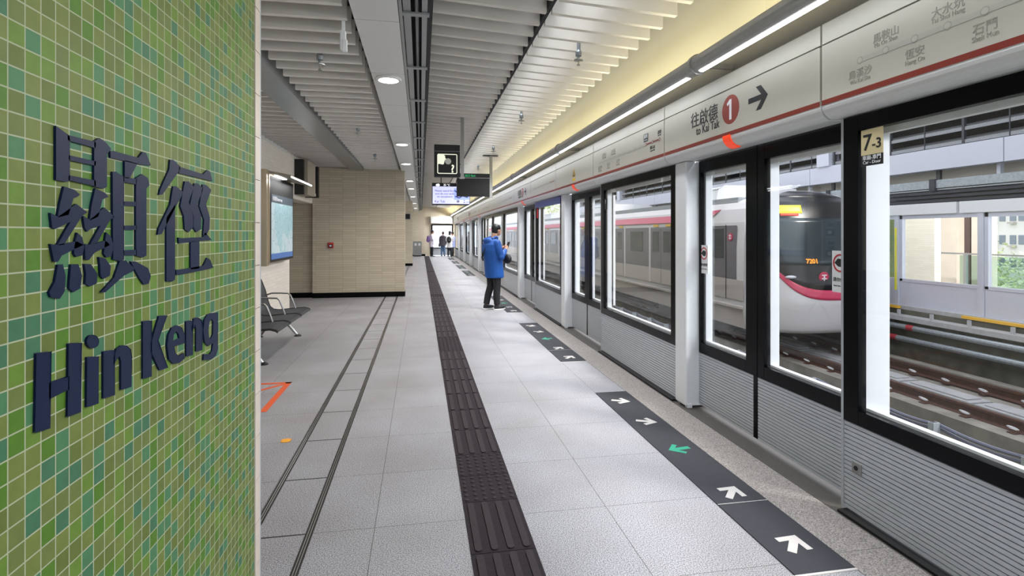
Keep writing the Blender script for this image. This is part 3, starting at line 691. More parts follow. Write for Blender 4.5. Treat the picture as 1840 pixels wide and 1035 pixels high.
# light tube hung on the bulkhead
ledm = mat('led_strip_lens', '#ffffff', .5, emit='#f4f8ff', es=9)
tubem = mat('grey_tube_metal', '#a9a9a5', .35, .3, noise=.05)
TX, TZ = 2.0, 2.735
tube_y = [(-1.2, 1.62), (1.62, 4.02), (4.02, 8.85), (8.85, 13.7), (13.7, 18.55), (18.55, 23.4), (23.4, 28.2), (28.2, 33.1), (33.1, 35.3)]
tube_y = [(3.59 + 3.87 * k, 3.59 + 3.87 * (k + 1)) for k in range(-1, 9)]
for i, (a, b) in enumerate(tube_y):
    b = min(b, 35.2)
    if b <= a: continue
    t = thing('light_tube', 'grey metal tube lamp above the screen doors, %s length from the camera' % ORD[i], 'lamp', (TX, (a + b) / 2, TZ), 'tube lamps over the screen doors')
    n = 28; R = .064
    # tube with an open slot at its lower right side, LED lens set in
    f = MB()
    f.tube([(TX, a + .01, TZ), (TX, b - .01, TZ)], R, 24); f.build('tube_housing', tubem, t, smooth=False)
    f = MB(); P = []
    for k in range(9):
        an = radians(-80) + radians(-30) * k / 8
        P.append((TX + (R + .003) * cos(an), TZ + (R + .003) * sin(an)))
    P2 = [(TX + (R - .004) * cos(radians(-80) + radians(-30) * (8 - k) / 8), TZ + (R - .004) * sin(radians(-80) + radians(-30) * (8 - k) / 8)) for k in range(9)]
    f.prism(P + P2, YF, a + .09, b - .09); f.build('lens', ledm, t)
    f = MB()
    f.cyl((TX, b - .05, TZ), 'y', R + .012, .035, 24); f.cyl((TX, b - .014, TZ), 'y', R + .008, .01, 24)
    f.box(TX, 2.283, b - .045, b - .02, TZ - .02, TZ + .02)
    f.build('collar_bracket', tubem, t)
    ld = bpy.data.lights.new('tube_light', 'AREA'); ld.shape = 'RECTANGLE'; ld.size = .08; ld.size_y = b - a - .1; ld.energy = 19; ld.spread = radians(150); ld.color = (.97, .98, 1)
    lo = bpy.data.objects.new('tube_light', ld); COL.objects.link(lo); lo.parent = t; lo.location = (-.03, 0, -R - .02); lo.rotation_euler = (0, radians(42), 0)
    lu = bpy.data.lights.new('tube_uplight', 'AREA'); lu.shape = 'RECTANGLE'; lu.size = .08; lu.size_y = b - a - .1; lu.energy = 5.6; lu.color = (1, .93, .66)
    lo = bpy.data.objects.new('tube_uplight', lu); COL.objects.link(lo); lo.parent = t; lo.location = (.0, 0, R + .02); lo.rotation_euler = (0, radians(180 + 20), 0)
# ============================================================ track bed
f = MB(); f.box(2.62, 10.0, -6, 64, -1.75, -1.45); struct(f, 'trim_7', concrete_d)
f = MB(); f.box(2.60, 2.9, -6, 36, -1.5, -.25); f.box(2.58, 2.62, -6, 36, -.3, -.01); struct(f, 'trim_8', concrete_d)
f = MB(); f.box(7.42, 8.15, -6, 64, -1.46, -1.115); f.box(8.15, 8.8, -6, 64, -1.46, -1.2); f.box(8.8, 9.40, -6, 64, -1.46, -1.14); struct(f, 'trim_9', concrete)
f = MB(); f.box(9.40, 9.62, -6, 64, -1.46, -1.0); struct(f, 'trim_10', concrete)
f = MB(); f.box(9.72, 10.2, -6, 36, -1.5, -.27); f.box(9.84, 9.88, -6, 36, -.27, -.075); struct(f, 'trim_11', concrete_d)
coping = mat('pale_concrete_coping', '#a9a9aa', .7, noise=.12, nscale=10)
f = MB(); f.box(9.57, 9.9, -6, 36, -.26, -.17); f.box(9.88, 16, -6, 36, -.3, 0); y = -2
while y < 34: f.box(9.62, 9.66, y, y + .05, -.17, -.05); y += .7
struct(f, 'trim_12', coping)
f = MB()
for a, b in ((2.0, 4.2), (5.9, 8.1), (9.4, 11.4), (13.2, 15.2)): f.box(9.80, 9.87, a, b, -.06, -.01)
struct(f, 'trim_13', mat('yellow_edge_strip', '#dfae36', .5))
clipm = mat('white_spring_clip', '#d8dadb', .4)
for s_, (x, wh) in enumerate(((7.76, 'nearer'), (9.12, 'farther'))):
    t = thing('rail', '%s rusty rail of the far track with white spring clips' % wh, 'rail', (x, 0, -1.14), 'rails of the far track')
    P = [(-.07, 0), (.07, 0), (.07, .015), (.012, .035), (.012, .11), (.036, .125), (.036, .16), (-.036, .16), (-.036, .125), (-.012, .11), (-.012, .035), (-.07, .015)]
    f = MB(); f.prism([(x + a, -1.12 + b) for a, b in P], YF, -6, 64); f.build('rail_bar', rust, t)
    for k in range(22):
        yc = 4.4 + .62 * k + (.2 if s_ else 0)
        f = MB(); n = 9; pts = []
        for j_ in range(n + 1):
            a = pi * 1.7 * j_ / n - .3
            pts.append((x - .13 + .04 * cos(a), yc + .06 * sin(a), -1.07 + .05 * (1 - cos(a)) * .5))
        f.tube(pts, .009, 6); b = f.build('spring_clip', clipm, t)
        f = MB(); f.box(x - .17, x - .05, yc - .045, yc + .045, -1.125, -1.10); f.build('base_plate', rust, b)
t = thing('cable_trough', 'long pale concrete trough lids lying between the rails', 'trough', (8.45, 0, -1.2))
for k in range(14):
    f = MB(); f.box(8.22, 8.62, 3 + 1.22 * k, 3 + 1.22 * k + 1.16, -1.2, -1.07); f.box(8.28, 8.56, 3 + 1.22 * k + .1, 3 + 1.22 * k + 1.06, -1.07, -1.045); f.build('trough_lid', coping, t, bevel=.008)
for k, (px_, z_, lb) in enumerate(((9.58, -.62, 'lower'), (9.60, -.38, 'upper'))):
    t = thing('wall_pipe', '%s grey pipe with a red band along the wall under the far platform' % lb, 'pipe', (px_, 0, z_), 'pipes under the far platform')
    f = MB(); f.tube([(px_, -6, z_), (px_, 36, z_)], .055, 12); f.build('pipe_run', galv, t)
    f = MB(); f.cyl((px_, 9.2 - .35 * k, z_), 'y', .06, .14, 12); f.build('marker_band', mat('red_band', '#a33238', .5), t)
# cable posts
def cable_post(y):
    t = thing('cable_post', 'galvanised bracket post carrying cables beside the track', 'post', (6.0, y, -1.45))
    f = MB(); f.box(5.95, 6.05, y - .006, y + .006, -1.45, -.74); f.box(5.95, 5.958, y - .006, y + .06, -1.45, -.74); f.box(6.042, 6.05, y - .006, y + .06, -1.45, -.74); f.build('channel', mat('light_galvanised_post', '#b9c0c5', .4, .3, noise=.1), t)
    f = MB(); f.cyl((6.0, y - .014, -.92), 'y', .012, .01, 8); f.cyl((6.0, y - .014, -1.2), 'y', .012, .01, 8); f.build('bolt', steel, t)
    return t
cp = cable_post(3.28); cp['group'] = 'cable posts beside the track'
for k in range(1, 20):
    c_ = copy_tree(cp, None, (0, .985 * k, 0))
    c_['label'] = 'galvanised cable post beside the track, %s from the camera' % (ORD[k] if k < 15 else ['sixteenth', 'seventeenth', 'eighteenth', 'nineteenth', 'twentieth'][k - 15])
cp['label'] = 'galvanised cable post beside the track, first from the camera'
cabm = mat('grey_blue_cable', '#6a6d80', .5)
for i, (dz, dx, r, m_, nm) in enumerate(((-.82, .07, .02, cabm, 'upper thick blue grey'), (-.87, .09, .02, cabm, 'lower thick blue grey'), (-.95, .06, .009, mat('pale_cable', '#c9c8b0', .5), 'thin pale'))):
    f = MB(); pts = []; y = 2.3
    while y < 22:
        ph = ((y - 3.28) / .985) % 1; pts.append((6.0 + dx + .01 * sin(y * 2 + i), y, dz + .05 - .16 * ph * (1 - ph) * (1 + .3 * i))); y += .0985
    f.tube(pts, r, 6); f.build('cable', m_, None, org=(6.1, 3, dz), label=nm + ' cable draped along the trackside posts', cat='cable', group='trackside cables')

# ============================================================ far platform: structure
f = MB(); f.box(9.95, 10.25, -6, 34.6, 2.75, 3.17)
fascia = mat('pale_lilac_fascia_panel', '#b9bcc8', .45, noise=.02)
y = -4.0
f = MB()
while y < 34: f.box(9.95, 10.2, y + .006, y + 2.29, 2.75, 3.17); y += 2.3
struct(f, 'trim_14', fascia)
f = MB(); f.box(10.3, 10.35, -6, 34.6, 2.3, 3.0); struct(f, 'trim_15', mat('recess_cream', '#b7b2a8', .6))
f = MB(); f.box(9.98, 10.2, -6, 34.6, 2.39, 2.55); f.box(10.0, 10.2, -6, 34.6, 2.35, 2.375); struct(f, 'trim_16', galv)
f = MB()
for k in range(3): f.box(9.98, 10.2, -6, 34.6, 2.115 + .08 * k, 2.165 + .08 * k)
f.box(10.06, 10.2, -6, 34.6, 2.1, 2.37); struct(f, 'trim_17', mat('dark_louvre', '#23252f', .45))
f = MB(); y = -3.85
while y < 34: f.box(10.08, 10.16, y, y + .06, 2.55, 2.75); y += 2.3
struct(f, 'trim_18', fascia)
slt = mat('speckled_grey_louvre_blade', '#87898d', .7, noise=.35, nscale=60)
for k, z in enumerate((3.20, 3.44, 3.70, 3.98)):
    f = MB(); f.add([(10.02, -6, z), (10.30, -6, z + .13), (10.30, 34.6, z + .13), (10.02, 34.6, z), (10.02, -6, z + .03), (10.30, -6, z + .16), (10.30, 34.6, z + .16), (10.02, 34.6, z + .03)], [(0, 1, 2, 3), (4, 7, 6, 5), (0, 4, 5, 1), (3, 2, 6, 7), (0, 3, 7, 4), (1, 5, 6, 2)])
    f.box(10.0, 10.03, -6, 34.6, z - .01, z + .055)
    tag(f.build('louvre_blade', slt, None, org=(10.1, 10, z), kind='thing'), '%s long grey louvre blade above the far platform fascia' % ['lowest', 'second lowest', 'third lowest', 'top'][k], 'louvre', 'louvre blades over the far platform')
f = MB(); y = -4.2
while y < 34: f.box(9.985, 10.04, y, y + .045, 3.17, 4.2); f.box(9.99, 10.01, y + .78, y + .795, 3.17, 4.2); y += 1.55
struct(f, 'trim_19', mat('dark_louvre_post', '#2b2d33', .5))
f = MB(); y = -2.4
while y < 34: f.box(9.9, 10.2, y, y + .4, 3.17, 4.3); y += 6.9
struct(f, 'trim_20', fascia)
f = MB(); f.box(10.9, 11.0, -6, 34.6, 2.4, 4.3); struct(f, 'wall_far_void', void)
f = MB(); f.box(9.9, 13.4, -6, 34.8, 4.25, 4.5); struct(f, 'ceiling_far', beamm)
f = MB()
for yc in (3.4, 6.1, 8.8, 11.5, 14.2): f.box(9.955, 10.02, yc - .06, yc + .06, 2.33, 2.57); f.box(10.1, 10.15, yc - .04, yc + .04, 2.5, 2.8)
struct(f, 'trim_23', MATS['dark_louvre'])
# far platform screen panels
lil = mat('lilac_grey_screen_metal', '#cfd2dd', .4, .3, noise=.03)
edges = [-1.1, .75, 2.6, 4.35, 6.05, 7.85, 9.55, 11.3, 13.1, 14.9]
for i, (a, b) in enumerate(zip(edges, edges[1:])):
    t = thing('far_screen_panel', 'lilac grey glazed screen panel of the far platform, %s from the right' % ORD[i], 'screen panel', (10.02, (a + b) / 2, 0), 'far platform screen panels')
    X0 = 10.0
    f = MB(); f.box(X0, X0 + .06, a + .10, b - .01, 0, .5); f.build('kick_panel', lil, t)
    f = MB(); f.box(X0 - .03, X0 + .08, a, a + .10, 0, 1.88); f.box(X0 - .01, X0 + .07, b - .07, b - .005, .5, 1.88); f.box(X0 - .01, X0 + .07, a + .1, b - .01, 1.80, 1.88); f.box(X0 - .01, X0 + .07, a + .1, b - .01, .49, .55)
    f.build('frame', lil, t)
    f = MB(); f.box(X0 + .02, X0 + .03, a + .1, b - .07, .55, 1.8); f.build('glass_pane', clear, t)
    if i == 6:
        f = MB(); f.box(X0 - .038, X0 - .031, a + .04, a + .085, .3, 1.62); f.build('yellow_strip', mat('yellow_strip', '#e5e03c', .5), t)
f = MB(); y = -1.7
while y < 34:
    f.box(9.95, 10.12, y + .02, y + 2.46, 1.885, 2.10); y += 2.5
tag(f.build('far_header_box', white, None, org=(10, 10, 1.9)), 'long white header box above the far platform screen panels', 'door header')
for k in range(3):  # lamps added to brighten the walls and piers of the far platform
    yc = 3.5 + 6 * k
    t = thing('light_tube', 'added fill lamp under the roof of the far platform, %s from the right' % ORD[k], 'lamp', (11.6, yc, 4.15), 'added fill lamps of the far platform')
    f = MB(); f.tube([(11.6, yc - 2.4, 4.16), (11.6, yc + 2.4, 4.16)], .05, 12); f.box(11.58, 11.62, yc - .05, yc + .05, 4.2, 4.25); f.build('tube_housing', tubem, t)
    f = MB(); f.box(11.57, 11.63, yc - 2.3, yc + 2.3, 4.10, 4.115); f.build('lens', ledm, t)
    ld = bpy.data.lights.new('added_far_fill', 'AREA'); ld.shape = 'RECTANGLE'; ld.size = .2; ld.size_y = 4.6; ld.energy = 110
    lo = bpy.data.objects.new('added_far_fill', ld); COL.objects.link(lo); lo.parent = t; lo.location = (0, 0, -.08)
# things standing on the far platform
tw = thing('sign_pillar', 'green mosaic pillar with the station name seen through glass on the far platform', 'pillar', (12.2, 12.1, 0))
f = MB(); f.box(12.0, 12.04, 11.55, 12.9, 0, 2.9); f.build('mosaic_panel', mosaic, tw)
text('顯徑', .34, (11.985, 12.1, 1.18), RX, RZ, navy, tw, 'chinese_lettering', bold=.006)
text('Hin Keng', .2, (11.985, 12.1, .98), RX, RZ, navy, tw, 'english_lettering', bold=.004)
f = MB(); f.cyl((11.97, 12.0, 1.68), 'x', .15, .02, 24); lg = f.build('red_roundel', red_text, tw)
f = MB(); f.box(11.96, 11.972, 11.985, 12.015, 1.57, 1.79)
for sg in (1, -1):
    f.box(11.96, 11.972, 12.0 - .075, 12.0 + .075, 1.68 + sg * .045 - .011, 1.68 + sg * .045 + .011)
f.build('white_mark', white_text, lg)
pier_c = mat('cream_stone_pier', '#e8dccb', .7, noise=.06, nscale=3)
pier_b = mat('brown_metal_column', '#5b4640', .6)
for nm, lb, b_, m_ in (('stone_pier', 'pale tiled wall end on the far platform, left behind the wide pane', (13.0, 13.2, 11.42, 12.45, 0, 4.2), tile_y),
                       ('stone_pier', 'wide cream stone pier behind the handrail of the far platform', (14.6, 15.2, 12.2, 13.0, -3, 4), pier_c),
                       ('stone_pier', 'narrow cream stone pier right of the brown column on the far platform', (14.6, 15.0, 11.45, 11.8, -3, 4), pier_c),
                       ('metal_column', 'dark brown column behind the handrail of the far platform', (14.6, 14.75, 11.84, 11.99, -3, 4), pier_b)):
    f = MB(); f.box(*b_); f.build(nm, m_, None, org=(b_[0], b_[2], b_[4]), label=lb, cat='pier' if 'pier' in nm else 'column', bevel=.01)
t = thing('platform_railing', 'grey handrail with glass infill at the back of the far platform', 'railing', (14, 8, 0))
f = MB(); f.box(13.97, 14.03, -3, 12.6, .95, .99); f.build('handrail', beamm, t)
f = MB(); f.box(13.99, 14.0, -3, 11.6, .1, .93); f.build('glass_infill', glass('pale_glass', '#dfeee8', .04, .93), t)
for k in range(8):
    f = MB(); f.box(13.98, 14.05, 11.5 - 1.75 * k - .07, 11.5 - 1.75 * k, 0, .96); f.build('post', beamm, t)

# ============================================================ surroundings
gm = mat('distant_ground', '#7f8a66', .95, noise=.3, nscale=.3)
f = MB(); f.box(16, 220, -60, 220, -9, -8.6); f.box(-60, 16, 64, 220, -9, -8.6); f.build('ground', gm, None, kind='structure')
random.seed(11)
leafm = mat('sunlit_green_leaves', '#b3c08c', .7, noise=.4, nscale=2); leafm2 = mat('pale_green_leaves', '#d0d5b8', .7, noise=.4, nscale=2)
barkm = mat('tree_bark', '#6f6257', .9, noise=.3)
def tree(loc, label, m_, R=3.2, H=8, n=4200, group='trees beyond the far platform'):
    t = thing('tree', label, 'tree', loc, group)
    x, y, z = loc
    f = MB(); f.tube([(x, y, z), (x + .2, y, z + H * .5), (x + .1, y + .2, z + H)], [.28, .2, .1], 8)
    for k in range(5):
        a = k * 1.3; f.tube([(x + .15, y, z + H * (.5 + .08 * k)), (x + R * .6 * cos(a), y + R * .6 * sin(a), z + H * (.8 + .05 * k))], [.1, .04], 6)
    f.build('trunk', barkm, t)
    f = MB(); blobs = [(x + R * .5 * cos(a), y + R * .5 * sin(a), z + H + R * random.uniform(-.35, .35), R * random.uniform(.45, .62)) for a in [k * .9 for k in range(7)]] + [(x, y, z + H + R * .4, R * .6)]
    for i in range(n):
        bx, by, bz, br = random.choice(blobs)
        v = Vector((random.gauss(0, 1), random.gauss(0, 1), random.gauss(0, 1))).normalized() * br * random.uniform(.75, 1.05)
        p = Vector((bx, by, bz)) + v; s1 = Vector((random.gauss(0, 1), random.gauss(0, 1), random.gauss(0, 1))).normalized(); s2 = s1.orthogonal().normalized(); sz = random.uniform(.07, .15) * (1 if R < 5 else 1.8)
        f.add([p + s1 * sz, p + s2 * sz * .6, p - s1 * sz, p - s2 * sz * .6], [(0, 1, 2, 3)])
    f.build('crown', m_, t); return t
tree((24, 19.5, -8.6), 'green tree just right of the cream pier beyond the far platform', leafm, H=7.0)
tree((22.5, 14.2, -8.6), 'pale green tree filling the rightmost pane of the far platform', leafm2, H=6.0, R=3)
tree((31, 20.5, -8.6), 'pale tree behind the rightmost pane, farther back', leafm2, H=6.6)
tree((24, 86, -8.6), 'distant green tree beyond the end of the far platform', leafm, H=13, R=6, n=2200)
tree((34, 110, -8.6), 'distant paler tree beyond the end of the tracks', leafm2, H=15, R=8, n=2200)
tb = thing('apartment_tower', 'white residential tower with rows of small windows beyond the trees', 'building', (72, 50, -8.6))
f = MB(); f.box(70, 84, 34, 66, -8.6, 46); f.build('wall', mat('pale_render', '#e6e4e0', .7), tb)
winm = mat('tower_window', '#7c8894', .3)
for fl in range(5):
    for k in range(14):
        yc = 47.5 + 1.05 * k + (k % 2) * .12; z = -5.4 + 2.8 * fl
        f = MB(); f.box(69.9, 70.1, yc - .32, yc + .32, z, z + 1.1); w_ = f.build('window', winm, tb)
        if k % 2 == 0: f = MB(); f.box(69.5, 70.0, yc - .38, yc + .35, z - .35, z - .12); f.build('window_ledge', mat('shade_ledge', '#b9b5ae', .7), w_)
mt = thing('overhead_line_mast', 'grey overhead line mast with a bracket beyond the far platform end', 'mast', (5.9, 38, -1.5))
f = MB(); f.box(5.8, 6.1, 37.9, 38.2, -1.5, 6); f.build('column', beamm, mt)
f = MB(); f.tube([(6, 38, 3.4), (8.4, 38, 4.2)], .04); f.tube([(6, 38, 4.6), (8.4, 38, 4.3)], .03); f.tube([(3.8, 38, 4.3), (6, 38, 3.2)], .04); f.build('bracket_arm', beamm, mt)

# ============================================================ train
tr_white = mat('train_white_paint', '#cfcccd', .3, noise=.02); tr_grey = mat('train_dark_grey_panel', '#69666b', .35); tr_low = mat('train_warm_grey_lower', '#b5aca6', .4, noise=.03, nscale=3)
tr_pink = mat('train_magenta_stripe', '#c23358', .35); tr_glass = mat('train_dark_glass', '#2b3438', .22, spec=.5); tr_black = mat('train_black_mask', '#101318', .3, spec=.4)
train = thing('train', 'white grey and magenta commuter train arriving on the far track', 'train', (8.4, 10, -1.0))
XC = 8.4
def car(y0, y1, first):
    P = [(6.98, -.10), (6.95, .2), (6.95, 1.2), (6.985, 1.75), (7.05, 2.05), (7.16, 2.22), (7.5, 2.36), (8.4, 2.42)]
    full = P + [(2 * XC - a, b) for a, b in reversed(P[:-1])]
    f = MB(); f.prism(full, YF, y0, y1); body = f.build('car_body', tr_white, train)
    f = MB(); f.prism([(6.975, -.10), (6.94, -.12), (6.94, -.17), (7.02, -.20), (7.03, -.60), (7.3, -.63), (9.5, -.63), (9.77, -.60), (9.78, -.20), (9.86, -.12), (9.82, -.1)], YF, y0, y1); f.build('underskirt', tr_low, body)
    f = MB(); f.box(6.943, 6.952, y0, y1, .02, .46); f.build('lower_band', tr_low, body)
    ys_ = y0 + (1.75 if first else 0)
    f = MB(); f.prism([(6.947, 1.80), (6.968, 1.80), (7.03, 1.98), (7.015, 1.99)], YF, ys_, y1)
    if first: f.add([(7.012, ys_, 1.985), (6.958, ys_, 1.80), (6.985, ys_ - .5, 1.94), (7.05, ys_ - .75, 2.07), (7.03, ys_ - .3, 2.05)], [(0, 1, 2, 3, 4)])
    f.build('colour_stripe', tr_pink, body)
    f = MB(); f.box(6.944, 6.956, y0 + .25, y1 - .2, .47, 1.68); f.build('dark_side_band', tr_grey, body)
    yc = y0 + (3.95 if first else 3.5)
    while yc < y1 - 1.2:
        for s_ in (-1, 1):
            f = MB(); f.box(6.934, 6.95, yc + s_ * .36 - .34, yc + s_ * .36 + .34, .02, 1.66); d = f.build('door_leaf', tr_grey, body, bevel=.01)
            f = MB(); f.box(6.930, 6.936, yc + s_ * .36 - .22, yc + s_ * .36 + .22, .95, 1.55); f.build('door_window', tr_glass, d)
            f = MB(); f.box(6.9325, 6.936, yc + s_ * .36 - .335, yc + s_ * .36 + .335, .03, .46); f.build('door_lower_panel', tr_low, d)
        f = MB(); f.box(6.94, 6.955, yc - .85, yc - .73, .02, 1.68); f.box(6.94, 6.955, yc + .73, yc + .85, .02, 1.68); f.build('door_frame', tr_white, body)
        f = MB(); f.box(6.95, 6.975, yc - .55, yc - .25, 1.70, 1.76); f.box(6.95, 6.975, yc + .25, yc + .55, 1.70, 1.76); f.build('yellow_mark', mat('yellow_mark', '#e6b835', .5), body)
        if yc + 1.8 < y1 - .8:
            f = MB(); f.box(6.930, 6.95, yc + 1.32, yc + 2.28, .93, 1.56); f.build('side_window', tr_glass, body, bevel=.004)
        yc += 3.6
    yr = y0 + 1.6
    while yr < y1 - 3:
        f = MB(); f.prism([(7.25, 2.28), (7.32, 2.62), (7.5, 2.68), (9.3, 2.68), (9.48, 2.62), (9.55, 2.28)], YF, yr, yr + 1.9); f.build('roof_unit', white, body, bevel=.03)
        yr += 8.5
    f = MB(); f.box(7.15, 7.35, y0 + .5, y1 - .5, 2.2, 2.33); f.build('roof_gutter', galv, body)
    return body
b1 = car(10.44, 34.6, True)
car(35.3, 58.5, False)
# cab side: window, door line, roundel
f = MB(); f.box(6.930, 6.945, 11.18, 11.68, .93, 1.62); f.build('cab_side_window', tr_glass, b1, bevel=.02)
f = MB(); f.box(6.936, 6.945, 11.82, 11.84, .0, 1.70); f.box(6.936, 6.945, 11.08, 11.10, .0, 1.70); f.build('cab_door_line', mblack, b1)
# nose shell
def shell(zlist, umin, umax, nu, off=0.0, name='', m_=None, zf=None, par=None):
    """surface of the nose between plan parameters; zf(u)->(z0,z1) replaces zlist"""
    f = MB(); rows = []
    nz_ = len(zlist)
    for i in range(nz_):
        row = []
        for k in range(nu + 1):
            u = umin + (umax - umin) * k / nu
            z = zlist[i] if zf is None else zf(u)[0] + (zf(u)[1] - zf(u)[0]) * i / (nz_ - 1)
            row.append(nose(u, z, off))
        rows.append(row)
    vs = [p for r in rows for p in r]; fs = []
    for i in range(nz_ - 1):
        for k in range(nu): fs.append((i * (nu + 1) + k, i * (nu + 1) + k + 1, (i + 1) * (nu + 1) + k + 1, (i + 1) * (nu + 1) + k))
    f.add(vs, fs)
    o = f.build(name, m_, par or train, smooth=True)
    so = o.modifiers.new('s', 'SOLIDIFY'); so.thickness = .02; so.offset = -1 if True else 1
    return o
def interp(x, T):
    for (a, va), (b, vb) in zip(T, T[1:]):
        if x <= b: return va + (vb - va) * max(0, (x - a)) / (b - a)
    return T[-1][1]
DT = [(-.63, .95), (-.4, 1.1), (.1, 1.22), (.5, 1.18), (.9, 1.08), (1.4, .92), (1.8, .76), (2.1, .56), (2.3, .34), (2.42, .1), (2.45, 0)]
WT = [(-.63, 1.40), (-.2, 1.45), (1.4, 1.42), (1.9, 1.30), (2.15, 1.12), (2.3, .88), (2.4, .55), (2.45, .3)]
def nose(u, z, off=0.0):
    """u from 0 (side facing the camera) to 1 (other side)"""
    a = pi * u
    d = interp(z, DT) + off; w_ = interp(z, WT) + off
    ca, sa = cos(a), sin(a)
    e = .5
    return (XC - w_ * (abs(ca) ** e) * (1 if ca > 0 else -1), 10.46 - d * abs(sa) ** .8, z)
zs = [-.53 + 2.98 * k / 36 for k in range(37)]
nz_part = shell(zs, 0, 1, 56, 0, 'nose_shell', tr_white)
def mb_(u):                                     # lower edge of the dark mask
    t_ = (u - .5) / .32
    return .36 + .60 * t_ * t_
shell([0] * 5, .20, .80, 40, .012, 'magenta_band', tr_pink, lambda u: (mb_(u) - .20 + .12 * abs((u - .5) / .3) ** 2, mb_(u)), nz_part)
shell([0] * 16, .20, .80, 40, .014, 'black_mask', tr_black, lambda u: (mb_(u), 2.28 - .0 * u), nz_part)
shell([0] * 12, .24, .76, 36, .022, 'windscreen', tr_glass, lambda u: (.86, 1.82), nz_part)
f = MB(); 
dk = shell([2.28, 2.34, 2.4, 2.44], .12, .88, 30, .012, 'dark_roof_dome', tr_black, None, nz_part)
dd = shell([0] * 4, .29, .445, 16, .03, 'destination_display', mat('amber_led_display', '#3a3a10', .4, emit='#e8e040', es=.55), lambda u: (1.93, 2.10), nz_part)
shell([0] * 3, .31, .425, 12, .03, 'red_led_line', mat('red_led', '#501010', .4, emit='#e8503a', es=.6), lambda u: (1.88, 1.92), nz_part)
# lettering and lamps on the nose
def on_nose(u, z, off): return Vector(nose(u, z, off))
def nosetext(s, size, u, z, m_, name):
    p = on_nose(u, z, .035); q_ = on_nose(u + .02, z, .035); xd = (q_ - p).normalized(); r = on_nose(u, z + .1, .035); yd = (r - p); yd = (yd - xd * yd.dot(xd)).normalized()
    return text(s, size, p, xd, yd, m_, nz_part, name, bold=size * .03)
nosetext('7201', .13, .44, .90, mat('orange_led', '#502808', .4, emit='#f09028', es=.8), 'train_number')
nosetext('東鐵', .13, .5, 1.955, mblack, 'display_text') if False else None
for u_, z_ in ((.47, .63),):
    p = on_nose(u_, z_, .02); f = MB(); f.tube([p, p + Vector((0, -.02, -.004))], .105, 24); lg = f.build('red_roundel', tr_pink, nz_part)
    f = MB(); f.box(p.x - .012, p.x + .012, p.y - .03, p.y - .02, z_ - .075, z_ + .075)
    for sg in (1, -1): f.box(p.x - .055, p.x + .055, p.y - .03, p.y - .02, z_ + sg * .035 - .01, z_ + sg * .035 + .01)
    f.build('white_mark', white_text, lg)
for u_ in (.33, .67):
    p = on_nose(u_, .62, .01); f = MB(); f.ell((p.x, p.y + .02, p.z), .15, .06, .035); f.build('headlamp', mat('headlamp_lens', '#b8bcc4', .3), nz_part, smooth=True)
p = Vector((6.925, 11.33, 1.33)); f = MB(); f.cyl((6.93, 10.91, 1.42), 'x', .09, .02, 20); lg = f.build('side_roundel', tr_pink, b1)
f = MB()
for sg in (1, -1): f.box(6.922, 6.93, 10.91 - .05, 10.91 + .05, 1.42 + sg * .03 - .01, 1.42 + sg * .03 + .01)
f.box(6.922, 6.93, 10.90, 10.92, 1.36, 1.48); f.build('white_mark', white_text, lg)
f = MB(); f.box(7.2, 9.6, 12.3, 15.1, -.955, -.63); f.box(7.2, 9.6, 30, 33, -.955, -.63); f.box(7.2, 9.6, 37, 40, -.955, -.63); f.build('bogie', mblack, train)
# ============================================================ ceiling fittings
dl_em = mat('downlight_diffuser', '#ffffff', .5, emit='#fff6e6', es=6)
def downlight(y, i):
    t = thing('downlight', 'round recessed downlight in the flat ceiling strip, %s from the camera' % ORD[i], 'ceiling light', (-.305, y, 2.99), 'downlights in the ceiling strip')
    f = MB(); f.lathe((-.305, y, 2.99), [(.12, 0), (.125, -.012), (.115, -.024), (.095, -.024), (.09, .0)], 36); f.build('trim_ring', panelm, t, smooth=False)
    f = MB(); f.lathe((-.305, y, 2.985), [(.082, .004), (.082, -.014), (.08, -.0155), (.02, -.017)], 32); f.build('diffuser', dl_em, t)
    ld = bpy.data.lights.new('downlight_lamp', 'SPOT'); ld.energy = 50; ld.spot_size = radians(140); ld.spot_blend = .8; ld.color = (1, .90, .77); ld.shadow_soft_size = .09
    lo = bpy.data.objects.new('downlight_lamp', ld); COL.objects.link(lo); lo.parent = t; lo.location = (0, 0, -.05)
for i, y in enumerate((5.17, 8.88, 11.35, 15, 17.6, 21.4, 26.1, 31.3)): downlight(y, i)
def sprinkler(x, y, z, lb):
    t = thing('sprinkler', lb, 'sprinkler', (x, y, z), 'sprinklers between the slats')
    f = MB(); f.lathe((x, y, z), [(.012, 0), (.012, .03), (.028, .035), (.03, .07), (.02, .09), (.02, 3.84 - z)], 12); f.build('pipe_drop', galv, t)
    f = MB(); f.lathe((x, y, z), [(.01, -.012), (.042, -.008), (.044, .0), (.012, .006)], 16); f.build('guard_ring', steel, t)
    f = MB(); f.tube([(x, y, z - .01), (x, y, z - .045)], .005, 6); f.lathe((x, y, z - .05), [(.016, 0), (.016, .004)], 10); f.build('deflector', steel, t)
for i, (x, y) in enumerate(((-.84, 4.65), (-.88, 7.75), (-.86, 10.3))): sprinkler(x, y, 2.93, 'small metal sprinkler under the left ceiling slats, %s from the camera' % ORD[i])
for i, (x, y) in enumerate(((1.46, 4.75), (1.43, 7.43), (1.42, 10.3), (1.43, 13.2), (1.43, 15.9))): sprinkler(x, y, 3.13, 'small metal sprinkler under the right ceiling slats, %s from the camera' % ORD[i])
t = thing('hanging_sensor', 'white slim sensor unit hanging from the left ceiling slats', 'sensor', (-.54, 3.87, 3.0))
f = MB(); f.box(-.55, -.53, 3.86, 3.88, 2.93, 3.05); f.build('stem', bright_white, t)
f = MB(); f.box(-.562, -.522, 3.85, 3.89, 2.80, 2.935); f.box(-.545, -.512, 3.845, 3.875, 2.785, 2.87); f.build('sensor_body', bright_white, t, bevel=.006)

